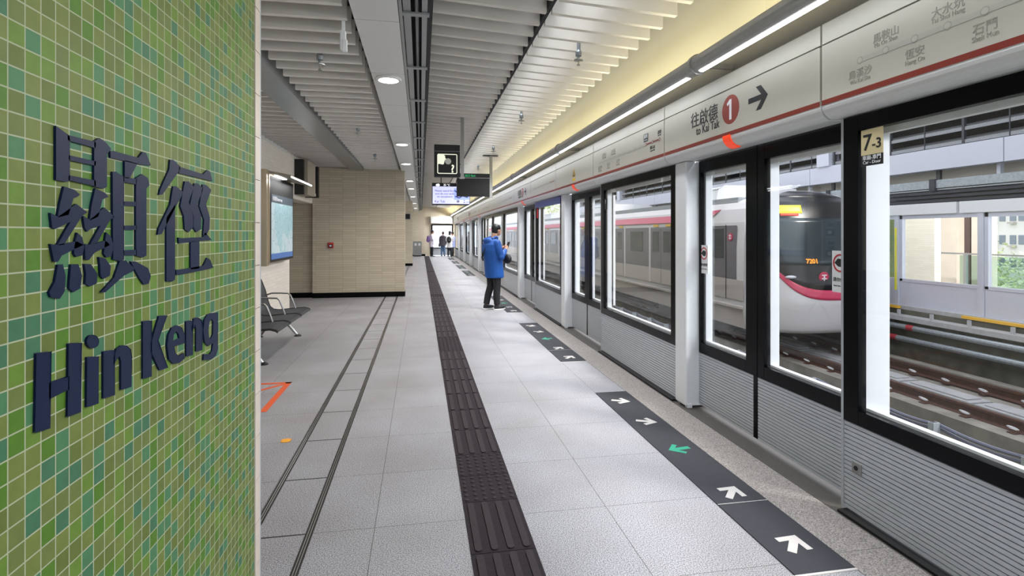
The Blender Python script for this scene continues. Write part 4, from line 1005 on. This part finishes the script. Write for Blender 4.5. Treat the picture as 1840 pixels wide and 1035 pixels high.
# added glowing panel and lamps, unseen, that throw a bright streak on the right slats
sk = thing('added_streak_panel', 'long added glowing panel hidden above the slats over the door side of the ceiling', 'added light', (1.25, 15, 3.7))
f = MB(); f.box(1.02, 1.48, -3, 35, 3.70, 3.73); f.box(1.2, 1.22, -3, 35, 3.73, 3.86); f.build('diffuser', mat('added_panel_glow', '#eef3ff', .5, emit='#dfe8ff', es=.8), sk)
for k in range(6):
    ld = bpy.data.lights.new('added_streak_lamp', 'AREA'); ld.shape = 'RECTANGLE'; ld.size = .42; ld.size_y = 6.2; ld.energy = 10; ld.spread = radians(55); ld.color = (.86, .92, 1)
    lo = bpy.data.objects.new('added_streak_lamp', ld); COL.objects.link(lo); lo.parent = sk; lo.location = (0, -15 + .2 + 6.3 * k, -.02)

# ============================================================ hanging signs
def sgn(name, label, cat, x0, x1, z0, z1, y, d=.12):
    t = thing(name, label, cat, ((x0 + x1) / 2, y, z0)); f = MB(); f.box(x0, x1, y, y + d, z0, z1); f.build('housing', mblack, t, bevel=.004); return t
y = 7.97
t = sgn('help_point_sign', 'square black hanging sign with a speaking face and question mark pictogram', 'sign', .20, .585, 2.356, 2.84, y)
lit = mat('backlit_sign_face', '#e9ecd8', .5, emit='#eef0d8', es=.25)
f = MB(); f.box(.205, .58, y - .004, y, 2.738, 2.742); f.build('seam', beamm, t)
cx0, cx1, cz0, cz1 = .245, .545, 2.40, 2.70
def rrect(x0, x1, z0, z1, r, n=5):
    P = []
    for (cx, cz, a0) in ((x1 - r, z1 - r, 0), (x0 + r, z1 - r, 90), (x0 + r, z0 + r, 180), (x1 - r, z0 + r, 270)):
        for k in range(n + 1): a = radians(a0 + 90 * k / n); P.append((cx + r * cos(a), cz + r * sin(a)))
    return P
f = MB(); f.prism(rrect(cx0, cx1, cz0, cz1, .022), YF, y - .005, y - .001, [rrect(cx0 + .012, cx1 - .012, cz0 + .012, cz1 - .012, .014)]); f.build('border', lit, t)
f = MB(); x0 = cx0 + .012; z1 = cz1 - .012
f.prism([(x0, z1), (x0 + .085, z1), (x0 + .105, z1 - .02), (x0 + .105, z1 - .045), (x0 + .122, z1 - .07), (x0 + .103, z1 - .078), (x0 + .103, z1 - .092), (x0 + .088, z1 - .098), (x0 + .098, z1 - .108), (x0 + .088, z1 - .118), (x0 + .088, z1 - .14), (x0 + .07, z1 - .15), (x0 + .02, z1 - .14), (x0, z1 - .145)], YF, y - .006, y - .001); f.build('face_pictogram', lit, t)
f = MB(); f.cyl((x0 + .15, y - .006, z1 - .10), 'y', .046, .004, 28); dk = f.build('speaker_disc', mat('grey_dot_disc', '#8b8b85', .5, emit='#8b8b85', es=.25), t)
text('?', .165, (x0 + .218, y - .006, cz0 + .022), RY, RZ, lit, t, 'question_mark', bold=.004)
f = MB(); f.box(.60, .65, y + .03, y + .09, 2.345, 3.86); f.build('hanging_pole', steel, t)
f = MB(); f.box(.585, .66, y + .0, y + .12, 2.34, 2.36); f.box(.585, .60, y + .03, y + .09, 2.5, 2.54); f.build('pole_clamp', steel, t)

y = 11.27
t = sgn('information_display', 'wide dark hanging display switched off, with a green exit word strip on top', 'display', .765, 1.47, 2.30, 2.69, y, .16)
f = MB(); f.box(.76, 1.475, y - .006, y, 2.688, 2.70); f.build('seam', beamm, t)
f = MB(); f.box(.765, 1.47, y, y + .16, 2.70, 2.79); f.build('top_strip', mblack, t)
text('出口 Exit', .06, (.93, y - .004, 2.722), RY, RZ, mat('green_lit_text', '#2ea36a', .5, emit='#2fae70', es=.5), t, 'exit_lettering', 'LEFT')
f = MB(); f.box(1.475, 1.535, y + .04, y + .10, 2.28, 3.2); f.build('hanging_pole', steel, t)
f = MB(); f.box(1.33, 1.66, y + .0, y + .14, 3.185, 3.195); f.build('ceiling_plate', mblack, t)

y = 15.6
t = sgn('passenger_display', 'lit lilac train information screen hanging behind the dark display', 'display', .33, 1.44, 2.34, 2.99, y, .14)
scr = mat('lit_lilac_screen', '#b9bcf0', .4, emit='#bfc2f2', es=.42)
f = MB(); f.box(.345, 1.425, y - .006, y, 2.375, 2.885); f.build('screen', scr, t)
tx = mat('screen_navy_text', '#2a2c60', .5); tw_ = mat('screen_white_text', '#f0f0f5', .5, emit='#ffffff', es=.6)
f = MB(); f.cyl((.47, y - .008, 2.925), 'y', .03, .006, 14); f.cyl((.51, y - .008, 2.93), 'y', .038, .006, 14); f.box(.44, .55, y - .008, y - .002, 2.905, 2.925); f.build('weather_icon', tw_, t)
text('25 °C', .08, (.66, y - .006, 2.905), RY, RZ, tw_, t, 'temperature_text', 'LEFT')
for k, s_ in enumerate(('Please stand firm', 'and do not walk', 'on escalators')): text(s_, .085, (.70, y - .01, 2.73 - .085 * k), RY, RZ, tx, t, 'notice_text')
text('Kai Tak', .10, (.40, y - .01, 2.41), RY, RZ, tx, t, 'destination_text', 'LEFT')
text('2', .13, (1.24, y - .01, 2.405), RY, RZ, tx, t, 'minutes_numeral', 'LEFT'); text('min', .07, (1.32, y - .01, 2.41), RY, RZ, tx, t, 'minutes_text', 'LEFT')
f = MB(); f.cyl((1.09, y - .012, 2.45), 'y', .038, .005, 20); d_ = f.build('platform_disc', tx, t); text('1', .07, (1.09, y - .014, 2.427), RY, RZ, tw_, d_, 'numeral')
f = MB(); f.box(.97, 1.42, y - .009, y - .005, 2.50, 2.84); pc = f.build('picture_area', mat('screen_blue_picture', '#7f8fe0', .4, emit='#8896e6', es=.55), t)
f = MB()
for a, b in (((.99, 2.78), (1.10, 2.66)), ((1.10, 2.66), (1.18, 2.72)), ((1.0, 2.60), (1.12, 2.55)), ((1.12, 2.55), (1.22, 2.61)), ((1.22, 2.61), (1.38, 2.57))):
    f.tube([(a[0], y - .01, a[1]), (b[0], y - .01, b[1])], .016, 6)
f.build('line_drawing', tx, pc)
f = MB(); f.box(.58, .605, y + .05, y + .08, 2.99, 3.27); f.tube([(1.02, y + .06, 2.99), (1.10, y + .06, 3.25)], .01, 6); f.build('hanging_rod', mblack, t)

# ============================================================ left wall: map board, panels
t = thing('map_board', 'lit locality map board under a projecting canopy on the left wall', 'map board', (-2.4, 9.4, 1.0))
beige_m = mat('beige_metal', '#a89f8e', .45, .3)
f = MB(); f.box(-2.47, -2.335, 8.66, 10.15, 1.03, 2.46); f.build('back_box', beige_m, t)
f = MB(); f.box(-2.47, -2.31, 8.50, 8.63, 1.0, 2.48); f.box(-2.36, -2.30, 8.60, 8.645, 1.03, 2.46); f.build('side_fin', mat('champagne_metal', '#b7a990', .3, .7), t)
f = MB(); f.box(-2.335, -2.30, 8.65, 10.15, 1.05, 2.40); bd = f.build('black_surround', mblack, t)
mp = NB('locality_map_print'); vec, (X_, Y_, Z_) = mp.xyz()
vo = mp.n('TexVoronoi', feature='DISTANCE_TO_EDGE'); vo.inputs['Scale'].default_value = 6; mp.l(vec, vo.inputs['Vector'])
no = mp.n('TexNoise'); no.inputs['Scale'].default_value = 2.2; mp.l(vec, no.inputs['Vector'])
c1 = mp.mix(mp.math('GREATER_THAN', no.outputs['Fac'], .52), C('#93b4ba'), C('#aebfc4')); c2 = mp.mix(mp.math('LESS_THAN', vo.outputs['Distance'], .022), c1, C('#7f9aa6'))
mp.l(c2, mp.b.inputs['Base Color']); mp.l(c2, mp.b.inputs['Emission Color']); mp.b.inputs['Emission Strength'].default_value = .12
f = MB(); f.box(-2.3, -2.296, 8.72, 10.09, 1.18, 1.99); f.build('map_sheet', mp.m, bd)
f = MB(); f.box(-2.3, -2.296, 8.72, 10.09, 1.99, 2.12); f.build('title_band', mat('grey_title_band', '#4a5560', .5), bd)
f = MB(); f.box(-2.3, -2.296, 8.72, 10.09, 1.09, 1.18); f.build('legend_band', mat('blue_legend_band', '#3d5f96', .5, emit='#3d5f96', es=.2), bd)
LX = (0, 1, 0)
text('街道圖 Street map', .075, (-2.294, 8.78, 2.03), LX, RZ, white_text, bd, 'title_text', 'LEFT')
f = MB(); f.add([(-2.47, 8.62, 2.46), (-1.99, 8.62, 2.37), (-1.99, 10.25, 2.37), (-2.47, 10.25, 2.46), (-2.47, 8.62, 2.50), (-1.99, 8.62, 2.41), (-1.99, 10.25, 2.41), (-2.47, 10.25, 2.50)], [(0, 3, 2, 1), (4, 5, 6, 7), (0, 1, 5, 4), (1, 2, 6, 5), (2, 3, 7, 6), (3, 0, 4, 7)])
cn = f.build('canopy', mat('bronze_grey_metal', '#958c7e', .4, .5), t)
f = MB(); f.box(-2.0, -1.984, 8.66, 10.2, 2.372, 2.392); f.build('edge_light', mat('canopy_led', '#ffffff', .5, emit='#ffffff', es=5), cn)
f = MB(); f.box(-2.28, -2.22, 8.8, 9.35, 2.40, 2.415); f.build('under_light', MATS['canopy_led'], cn)
ld = bpy.data.lights.new('canopy_lamp', 'AREA'); ld.shape = 'RECTANGLE'; ld.size = .05; ld.size_y = 1.4; ld.energy = 3
lo = bpy.data.objects.new('canopy_lamp', ld); COL.objects.link(lo); lo.parent = t; lo.location = (.25, 0, 1.36)

t = thing('wall_panel', 'narrow grey wall panel with small black pictograms left of the map board', 'panel', (-2.45, 8.2, .9))
f = MB(); f.box(-2.47, -2.44, 8.02, 8.42, .92, 1.72); f.build('plate', galv, t)
for z, h in ((1.62, .06), (1.46, .12), (1.30, .05), (1.22, .05), (1.08, .12), (.97, .04)):
    f = MB(); f.box(-2.44, -2.436, 8.16, 8.36 if h > .08 else 8.30, z, z + h); a = f.build('pictogram', mblack, t)
    if h > .08: f = MB(); f.box(-2.436, -2.434, 8.22, 8.31, z + .03, z + .09); f.build('pictogram_inset', white_text, a)
t = thing('wall_cabinet', 'beige cabinet with dark recessed sides high on the left wall', 'cabinet', (-2.3, 11.7, 2.3))
f = MB(); f.box(-2.47, -2.24, 11.1, 11.75, 2.28, 2.98); f.build('cabinet_body', beige_m, t)
f = MB(); f.box(-2.47, -2.20, 11.95, 12.10, 2.28, 2.95); f.build('dark_screen', mblack, t)
f = MB(); f.box(-2.47, -2.30, 11.0, 11.1, 2.28, 2.98); f.build('dark_side', mblack, t)
f = MB(); f.box(-2.242, -2.225, 11.75, 11.80, 2.30, 2.96); f.box(-2.47, -2.24, 11.75, 11.95, 2.3, 2.36); f.build('light_edge', trim_t, t)
t = thing('fire_alarm', 'small red fire alarm call point on the beige tiled wall', 'alarm', (-2.06, 12.75, 1.22))
al = mat('alarm_red', '#b8322c', .4)
f = MB(); f.box(-2.13, -2.0, 12.735, 12.77, 1.16, 1.29); f.build('case', al, t, bevel=.006)
f = MB(); f.box(-2.11, -2.02, 12.728, 12.736, 1.18, 1.245); c_ = f.build('glass_square', mblack, t)
f = MB(); f.box(-2.09, -2.04, 12.724, 12.729, 1.20, 1.225); f.build('press_point', white_text, c_)
t = thing('wall_sign_box', 'small dark sign box high on the far wall block', 'sign', (-.6, 24.6, 2.1))
f = MB(); f.box(-.72, -.46, 24.58, 24.7, 2.14, 2.42); f.build('box_body', beamm, t)
f = MB(); f.box(-.69, -.49, 24.575, 24.582, 2.17, 2.39); f.build('sign_face', mblack, t)
t = thing('litter_bin', 'grey metal litter bin with two white labels by the far end wall', 'bin', (-.22, 35, 0))
f = MB(); f.box(-.50, .06, 34.85, 35.3, .06, .98); f.build('bin_body', beamm, t, bevel=.02)
f = MB(); f.box(-.46, .02, 34.88, 35.28, 0, .06); f.build('plinth', mblack, t)
for xx in (-.40, -.16): f = MB(); f.box(xx, xx + .14, 34.843, 34.852, .70, .86); f.build('label_plate', white_text, t)

# ============================================================ bench seats
seatm = mat('dark_mesh_seat', '#22252a', .55, noise=.1, nscale=80); chrome = mat('satin_aluminium', '#9a9a98', .3, .85)
bn = thing('bench_seat', 'row of three dark seats with metal armrests against the left wall', 'bench', (-1.95, 7.2, 0))
prof = [(-1.60, .385), (-1.62, .40), (-1.68, .415), (-1.85, .405), (-2.02, .39), (-2.10, .40), (-2.15, .44), (-2.18, .52), (-2.22, .68), (-2.27, .82), (-2.33, .925)]
for i in range(3):
    a = 6.33 + .6 * i; b = a + .575
    back = [(x - .016 * (.2 if z < .42 else 1), z - (.016 if z < .42 else 0)) for x, z in prof]
    f = MB(); f.prism(prof + back[::-1], YF, a, b); s_ = f.build('seat_shell', seatm, bn, bevel=.004)
    for yy in (a + .006, b - .006): f = MB(); f.tube([(x, yy, z) for x, z in prof], .009, 8); f.build('shell_rim', mblack, s_)
for i in range(4):
    yy = 6.27 + .6 * i + .015
    f = MB(); f.tube([(-1.80, yy, .41), (-1.83, yy, .50), (-1.87, yy, .60), (-1.90, yy, .63), (-2.0, yy, .635), (-2.13, yy, .635), (-2.20, yy, .61), (-2.22, yy, .56)], .012, 8); f.build('armrest', chrome, bn)
f = MB(); f.box(-2.08, -2.02, 6.25, 8.2, .32, .375); f.build('support_beam', mblack, bn)
for yy in (6.40, 8.10):
    f = MB(); f.tube([(-2.05, yy, .34), (-1.98, yy, .27), (-1.82, yy, .07), (-1.78, yy, .02)], [.026, .024, .02, .018], 10); f.tube([(-2.05, yy, .34), (-2.12, yy, .26), (-2.26, yy, .06), (-2.29, yy, .02)], [.026, .024, .02, .018], 10); l_ = f.build('leg', chrome, bn)
    f = MB(); f.lathe((-1.77, yy, 0), [(.05, 0), (.052, .008), (.03, .022), (.015, .03)], 16); f.lathe((-2.30, yy, 0), [(.05, 0), (.052, .008), (.03, .022), (.015, .03)], 16); f.build('foot_pad', mblack, l_)
# ============================================================ people
skin = mat('skin', '#c9987c', .55); hairm = mat('black_hair', '#141214', .5)
def person(label, loc, phi, sc, top, trouser, shoe, voxel, legs, arms, hem=.62, jacket=None, hair_long=False, bag=None, group=None, bend=0.0, sole='#dddddd'):
    t = thing('person', label, 'person', loc, group)
    cp_, sp_ = cos(phi), sin(phi)
    def W(x, y, z): return (loc[0] + sc * (x * cp_ - y * sp_), loc[1] + sc * (x * sp_ + y * cp_), loc[2] + sc * z)
    def TR(mb):
        mb.v = [W(*v) for v in mb.v]; return mb
    near = voxel < .012
    # ---- body: one continuous surface
    f = MB()
    f.loft([[(cx + a * cos(2 * pi * k / 16), b * sin(2 * pi * k / 16), z) for k in range(16)] for z, cx, a, b in ((.80, 0, .09, .14), (.90, 0, .11, .16), (1.05, -.01, .10, .14), (1.25, -.03, .11, .16), (1.36, -.02, .08, .16), (1.42, .0, .055, .07))])
    f.tube([(-.005, 0, 1.36), (.02, 0, 1.46), (.04, 0, 1.53)], [.06, .052, .055], 12)
    hx, hz = .055 + bend, 1.585
    f.ell((hx - .01, 0, hz + .02), .096, .076, .10); f.ell((hx + .025, 0, hz - .045), .062, .055, .065)
    f.ell((hx + .092, 0, hz - .02), .018, .013, .022, 8, 6); f.ell((hx + .08, 0, hz - .062), .012, .022, .008, 8, 6)
    for s_ in (1, -1):
        f.ell((hx - .005, s_ * .078, hz - .01), .018, .009, .03, 8, 6)
    for (hip, knee, ank) in legs:
        f.tube([hip, ((hip[0] + knee[0]) / 2, (hip[1] + knee[1]) / 2, (hip[2] + knee[2]) / 2), knee, ((knee[0] + ank[0]) / 2 - .01, (knee[1] + ank[1]) / 2, (knee[2] + ank[2]) / 2), ank], [.08, .07, .05, .05, .035], 12)
        f.ell((ank[0] + .05, ank[1], ank[2] - .05), .10, .035, .03, 10, 6)
    for (sh, el_, wr, hd) in arms:
        f.tube([sh, el_, wr], [.045, .037, .025], 10)
        f.ell(sh, .05, .05, .05, 10, 6); f.ell(el_, .038, .038, .038, 10, 6)
        w_ = Vector(wr); h_ = Vector(hd); d = (h_ - w_).normalized(); sd = d.cross(Vector((0, 0, 1))).normalized(); up = sd.cross(d)
        f.tube([w_, w_ + d * .05, w_ + d * .085], [.024, .034, .03], 10)
        if near:
            for k, (o_, L) in enumerate(((-.026, .058), (-.009, .068), (.009, .064), (.026, .05))):
                b0 = w_ + d * .075 + sd * o_
                f.tube([b0, b0 + d * L * .45 + up * .006, b0 + d * L * .75 + up * .022, b0 + d * L * .8 + up * .036], [.0095, .009, .008, .007], 8)
            b0 = w_ + d * .03 + sd * .03 * (1 if sh[1] < 0 else -1)
            f.tube([b0, b0 + d * .03 + up * .02, b0 + d * .05 + up * .04], [.011, .010, .008], 8)
    evalmesh(TR(f), 'body', skin, t, voxel, 3)
    # ---- face
    if near:
        f = MB()
        for s_ in (1, -1): f.ell((hx + .078, s_ * .03, hz + .008), .009, .012, .005, 8, 5)
        TR(f).build('eyes', mblack, t)
    # ---- trousers
    f = MB(); f.loft([[(cx + a * cos(2 * pi * k / 16), b * sin(2 * pi * k / 16), z) for k in range(16)] for z, cx, a, b in ((.78, 0, .11, .15), (.86, 0, .13, .175), (.98, 0, .125, .165))])
    for (hip, knee, ank) in legs:
        f.tube([hip, ((hip[0] + knee[0]) / 2, (hip[1] + knee[1]) / 2, (hip[2] + knee[2]) / 2), knee, ((knee[0] + ank[0]) / 2 - .012, (knee[1] + ank[1]) / 2, (knee[2] + ank[2]) / 2), (ank[0], ank[1], ank[2] + .015)], [.105, .092, .075, .07, .062], 14)
    evalmesh(TR(f), 'trousers', trouser, t, voxel * 1.2, 4)
    # ---- top
    f = MB(); J = jacket or ((hem, .0, .14, .19), (.9, .0, .14, .185), (1.05, -.01, .13, .175), (1.2, -.03, .135, .185), (1.32, -.03, .115, .19), (1.40, -.01, .08, .13), (1.44, .0, .058, .065))
    f.loft([[(cx + a * cos(2 * pi * k / 20), b * sin(2 * pi * k / 20), z) for k in range(20)] for z, cx, a, b in J])
    ar = .075 if jacket else .062
    for (sh, el_, wr, hd) in arms:
        s_, e_, w_ = Vector(sh), Vector(el_), Vector(wr)
        f.tube([s_, s_.lerp(e_, .5) + Vector((-.008, 0, 0)), e_, e_.lerp(w_, .5), w_ - (w_ - e_) * .04], [ar, ar * .95, ar * .88, ar * .78, ar * .6], 12); f.ell(tuple(s_), ar, ar, ar, 10, 6); f.ell(tuple(e_), ar * .88, ar * .88, ar * .88, 10, 6)
    if jacket: f.ell((-.13, 0, 1.375), .085, .13, .075); f.tube([(-.09, -.1, 1.41), (-.0, -.085, 1.45), (.07, -.05, 1.43)], .03, 8); f.tube([(-.09, .1, 1.41), (-.0, .085, 1.45), (.07, .05, 1.43)], .03, 8)
    j_ = evalmesh(TR(f), 'jacket' if jacket else 'shirt', top, t, voxel * 1.1, 4)
    # ---- hair
    f = MB(); f.ell((hx - .022, 0, hz + .045), .103, .086, .092)
    f.ell((hx - .05, 0, hz + .0), .068, .078, .085)
    if hair_long: f.ell((hx - .065, 0, hz - .08), .05, .075, .13)
    evalmesh(TR(f), 'hair', hairm, t, voxel, 2)
    # ---- shoes
    for (hip, knee, ank) in legs:
        f = MB(); ax, ay, az = ank; zb = az - .088
        f.ell((ax + .055, ay, zb + .045), .135, .046, .042, 12, 8); f.ell((ax - .01, ay, zb + .075), .055, .042, .04, 12, 8)
        s_ = evalmesh(TR(f), 'shoe', shoe, t, voxel, 2)
        f = MB(); f.loft([[(ax + .055 + r * 1.0 * .14 * cos(2 * pi * k / 16), ay + r * .05 * sin(2 * pi * k / 16), z) for k in range(16)] for z, r in ((zb, .94), (zb + .018, 1.0), (zb + .024, .97))]); TR(f).build('sole', mat('sole' + sole, sole, .6), s_)
    return t, W, TR, j_, hx, hz

blue = mat('blue_shell_jacket', '#0f4f9e', .55, noise=.08, nscale=9, bump=.25); navyt = mat('black_trousers', '#15161b', .75, noise=.2, nscale=20); bshoe = mat('black_shoe', '#1b1a1d', .6)
legs = [((.01, .09, .86), (.0, .095, .47), (-.10, .10, .088)), ((.01, -.09, .86), (.035, -.09, .47), (.03, -.10, .088))]
arms = [((-.03, .20, 1.33), (.03, .27, 1.07), (.235, .09, 1.21), (.30, .03, 1.25)), ((-.03, -.20, 1.33), (.03, -.265, 1.06), (.235, -.09, 1.19), (.30, -.035, 1.24))]
J = ((.635, .03, .165, .205), (.66, .03, .18, .22), (.8, .02, .18, .22), (1.0, .0, .175, .215), (1.18, -.045, .175, .22), (1.30, -.055, .155, .22), (1.38, -.035, .115, .17), (1.44, .0, .07, .08))
t, W, TR, jk, hx, hz = person('person in a blue jacket and black trousers by the screen doors, looking at a phone', (1.41, 10.28, 0), radians(24), .985, blue, navyt, bshoe, .0085, legs, arms, jacket=J, bend=.035)
f = MB(); f.tube([(.13, .13, 1.02), (.15, .05, 1.2), (.06, -.08, 1.39), (-.03, -.11, 1.435), (-.13, -.10, 1.36), (-.21, -.03, 1.2), (-.21, .08, 1.05), (-.1, .235, .98)], .017, 8); TR(f).build('bag_strap', mblack, t)
o = thing('sling_bag', 'small black sling bag worn at the chest of the person in the blue jacket', 'bag', W(.2, 0, 1.05))
f = MB(); f.ell((.30, -.05, 1.01), .075, .13, .10, 16, 10); TR(f).build('bag_body', mat('black_nylon', '#1a1b20', .6, bump=.2), o, smooth=True)
f = MB(); f.tube([(.365, -.12, 1.03), (.38, -.05, 1.04), (.365, .03, 1.03)], .006, 6); TR(f).build('zip', steel, o)
o = thing('mobile_phone', 'dark mobile phone held up by the person in the blue jacket', 'phone', W(.34, 0, 1.27))
f = MB(); f.add([(.325, -.036, 1.215), (.325, .036, 1.215), (.375, .036, 1.35), (.375, -.036, 1.35), (.334, -.036, 1.212), (.334, .036, 1.212), (.384, .036, 1.347), (.384, -.036, 1.347)], [(0, 3, 2, 1), (4, 5, 6, 7), (0, 1, 5, 4), (1, 2, 6, 5), (2, 3, 7, 6), (3, 0, 4, 7)]); TR(f).build('phone_case', mblack, o)
# far people
stand = [((.0, .085, .86), (.01, .09, .47), (.0, .10, .088)), ((.0, -.085, .86), (.02, -.09, .47), (.03, -.10, .088))]
down = [((-.02, .18, 1.33), (-.01, .22, 1.07), (.08, .20, .84), (.1, .2, .76)), ((-.02, -.18, 1.33), (-.01, -.22, 1.07), (.08, -.20, .84), (.1, -.2, .76))]
hold = [((-.02, .18, 1.33), (.02, .24, 1.08), (.24, .10, 1.16), (.3, .05, 1.2)), ((-.02, -.18, 1.33), (.02, -.24, 1.08), (.24, -.10, 1.16), (.3, -.05, 1.2))]
lilac = mat('pale_lilac_shirt', '#d8cfe0', .7); whitec = mat('white_top', '#dedde2', .7); greyc = mat('dark_grey_coat', '#4a484d', .8); dtr = mat('dark_trousers', '#20232b', .8); jean = mat('blue_jeans', '#4f6a8c', .8); bluet = mat('lavender_blue_top', '#9aa2cf', .7)
def pack(TR, t_, m_, lb, W):
    o = thing('backpack', lb, 'backpack', W(-.2, 0, 1.1)); f = MB(); f.ell((-.22, 0, 1.14), .10, .15, .22, 14, 10); TR(f).build('pack_body', m_, o, smooth=True)
    f = MB(); f.ell((-.29, 0, 1.06), .05, .11, .10, 10, 8); TR(f).build('front_pocket', m_, o, smooth=True); return o
t, W, TR, jk, hx, hz = person('far person in a pale shirt and dark trousers standing near the bin, looking down', (.68, 34.0, 0), radians(15), 1.0, lilac, dtr, bshoe, .02, stand, hold, bend=.03)
pack(TR, t, mat('purple_nylon', '#7d5f9c', .7), 'purple backpack on the far person near the bin', W)
t, W, TR, jk, hx, hz = person('far person in a dark grey coat and jeans, in the middle before the end window', (1.42, 34.3, 0), radians(70), .95, greyc, jean, bshoe, .02, stand, down, jacket=((.72, .0, .15, .19), (.9, .0, .15, .19), (1.05, -.01, .13, .175), (1.2, -.03, .135, .185), (1.32, -.03, .115, .19), (1.40, -.01, .08, .13), (1.44, .0, .058, .065)))
o = thing('shoulder_bag', 'grey shoulder bag hanging beside the far person in the grey coat', 'bag', W(.05, .3, .75)); f = MB(); f.ell((.05, .27, .78), .16, .06, .14, 14, 8); TR(f).build('bag_body', mat('grey_bag', '#6d6a74', .7), o, smooth=True)
f = MB(); f.tube([(.0, .28, .9), (.0, .24, 1.2), (-.02, .15, 1.4), (.06, .2, 1.2), (.1, .28, .9)], .01, 6); TR(f).build('strap', mblack, o)
t, W, TR, jk, hx, hz = person('far person in a white top and dark trousers by the last screen doors', (1.80, 33.3, 0), radians(75), .97, whitec, dtr, bshoe, .02, stand, hold, hair_long=True)
pack(TR, t, mblack, 'black backpack on the far person in the white top', W)
t, W, TR, jk, hx, hz = person('far person in a lavender blue top, rightmost, partly hidden behind another', (2.06, 34.2, 0), radians(160), .95, bluet, dtr, bshoe, .02, stand, down)
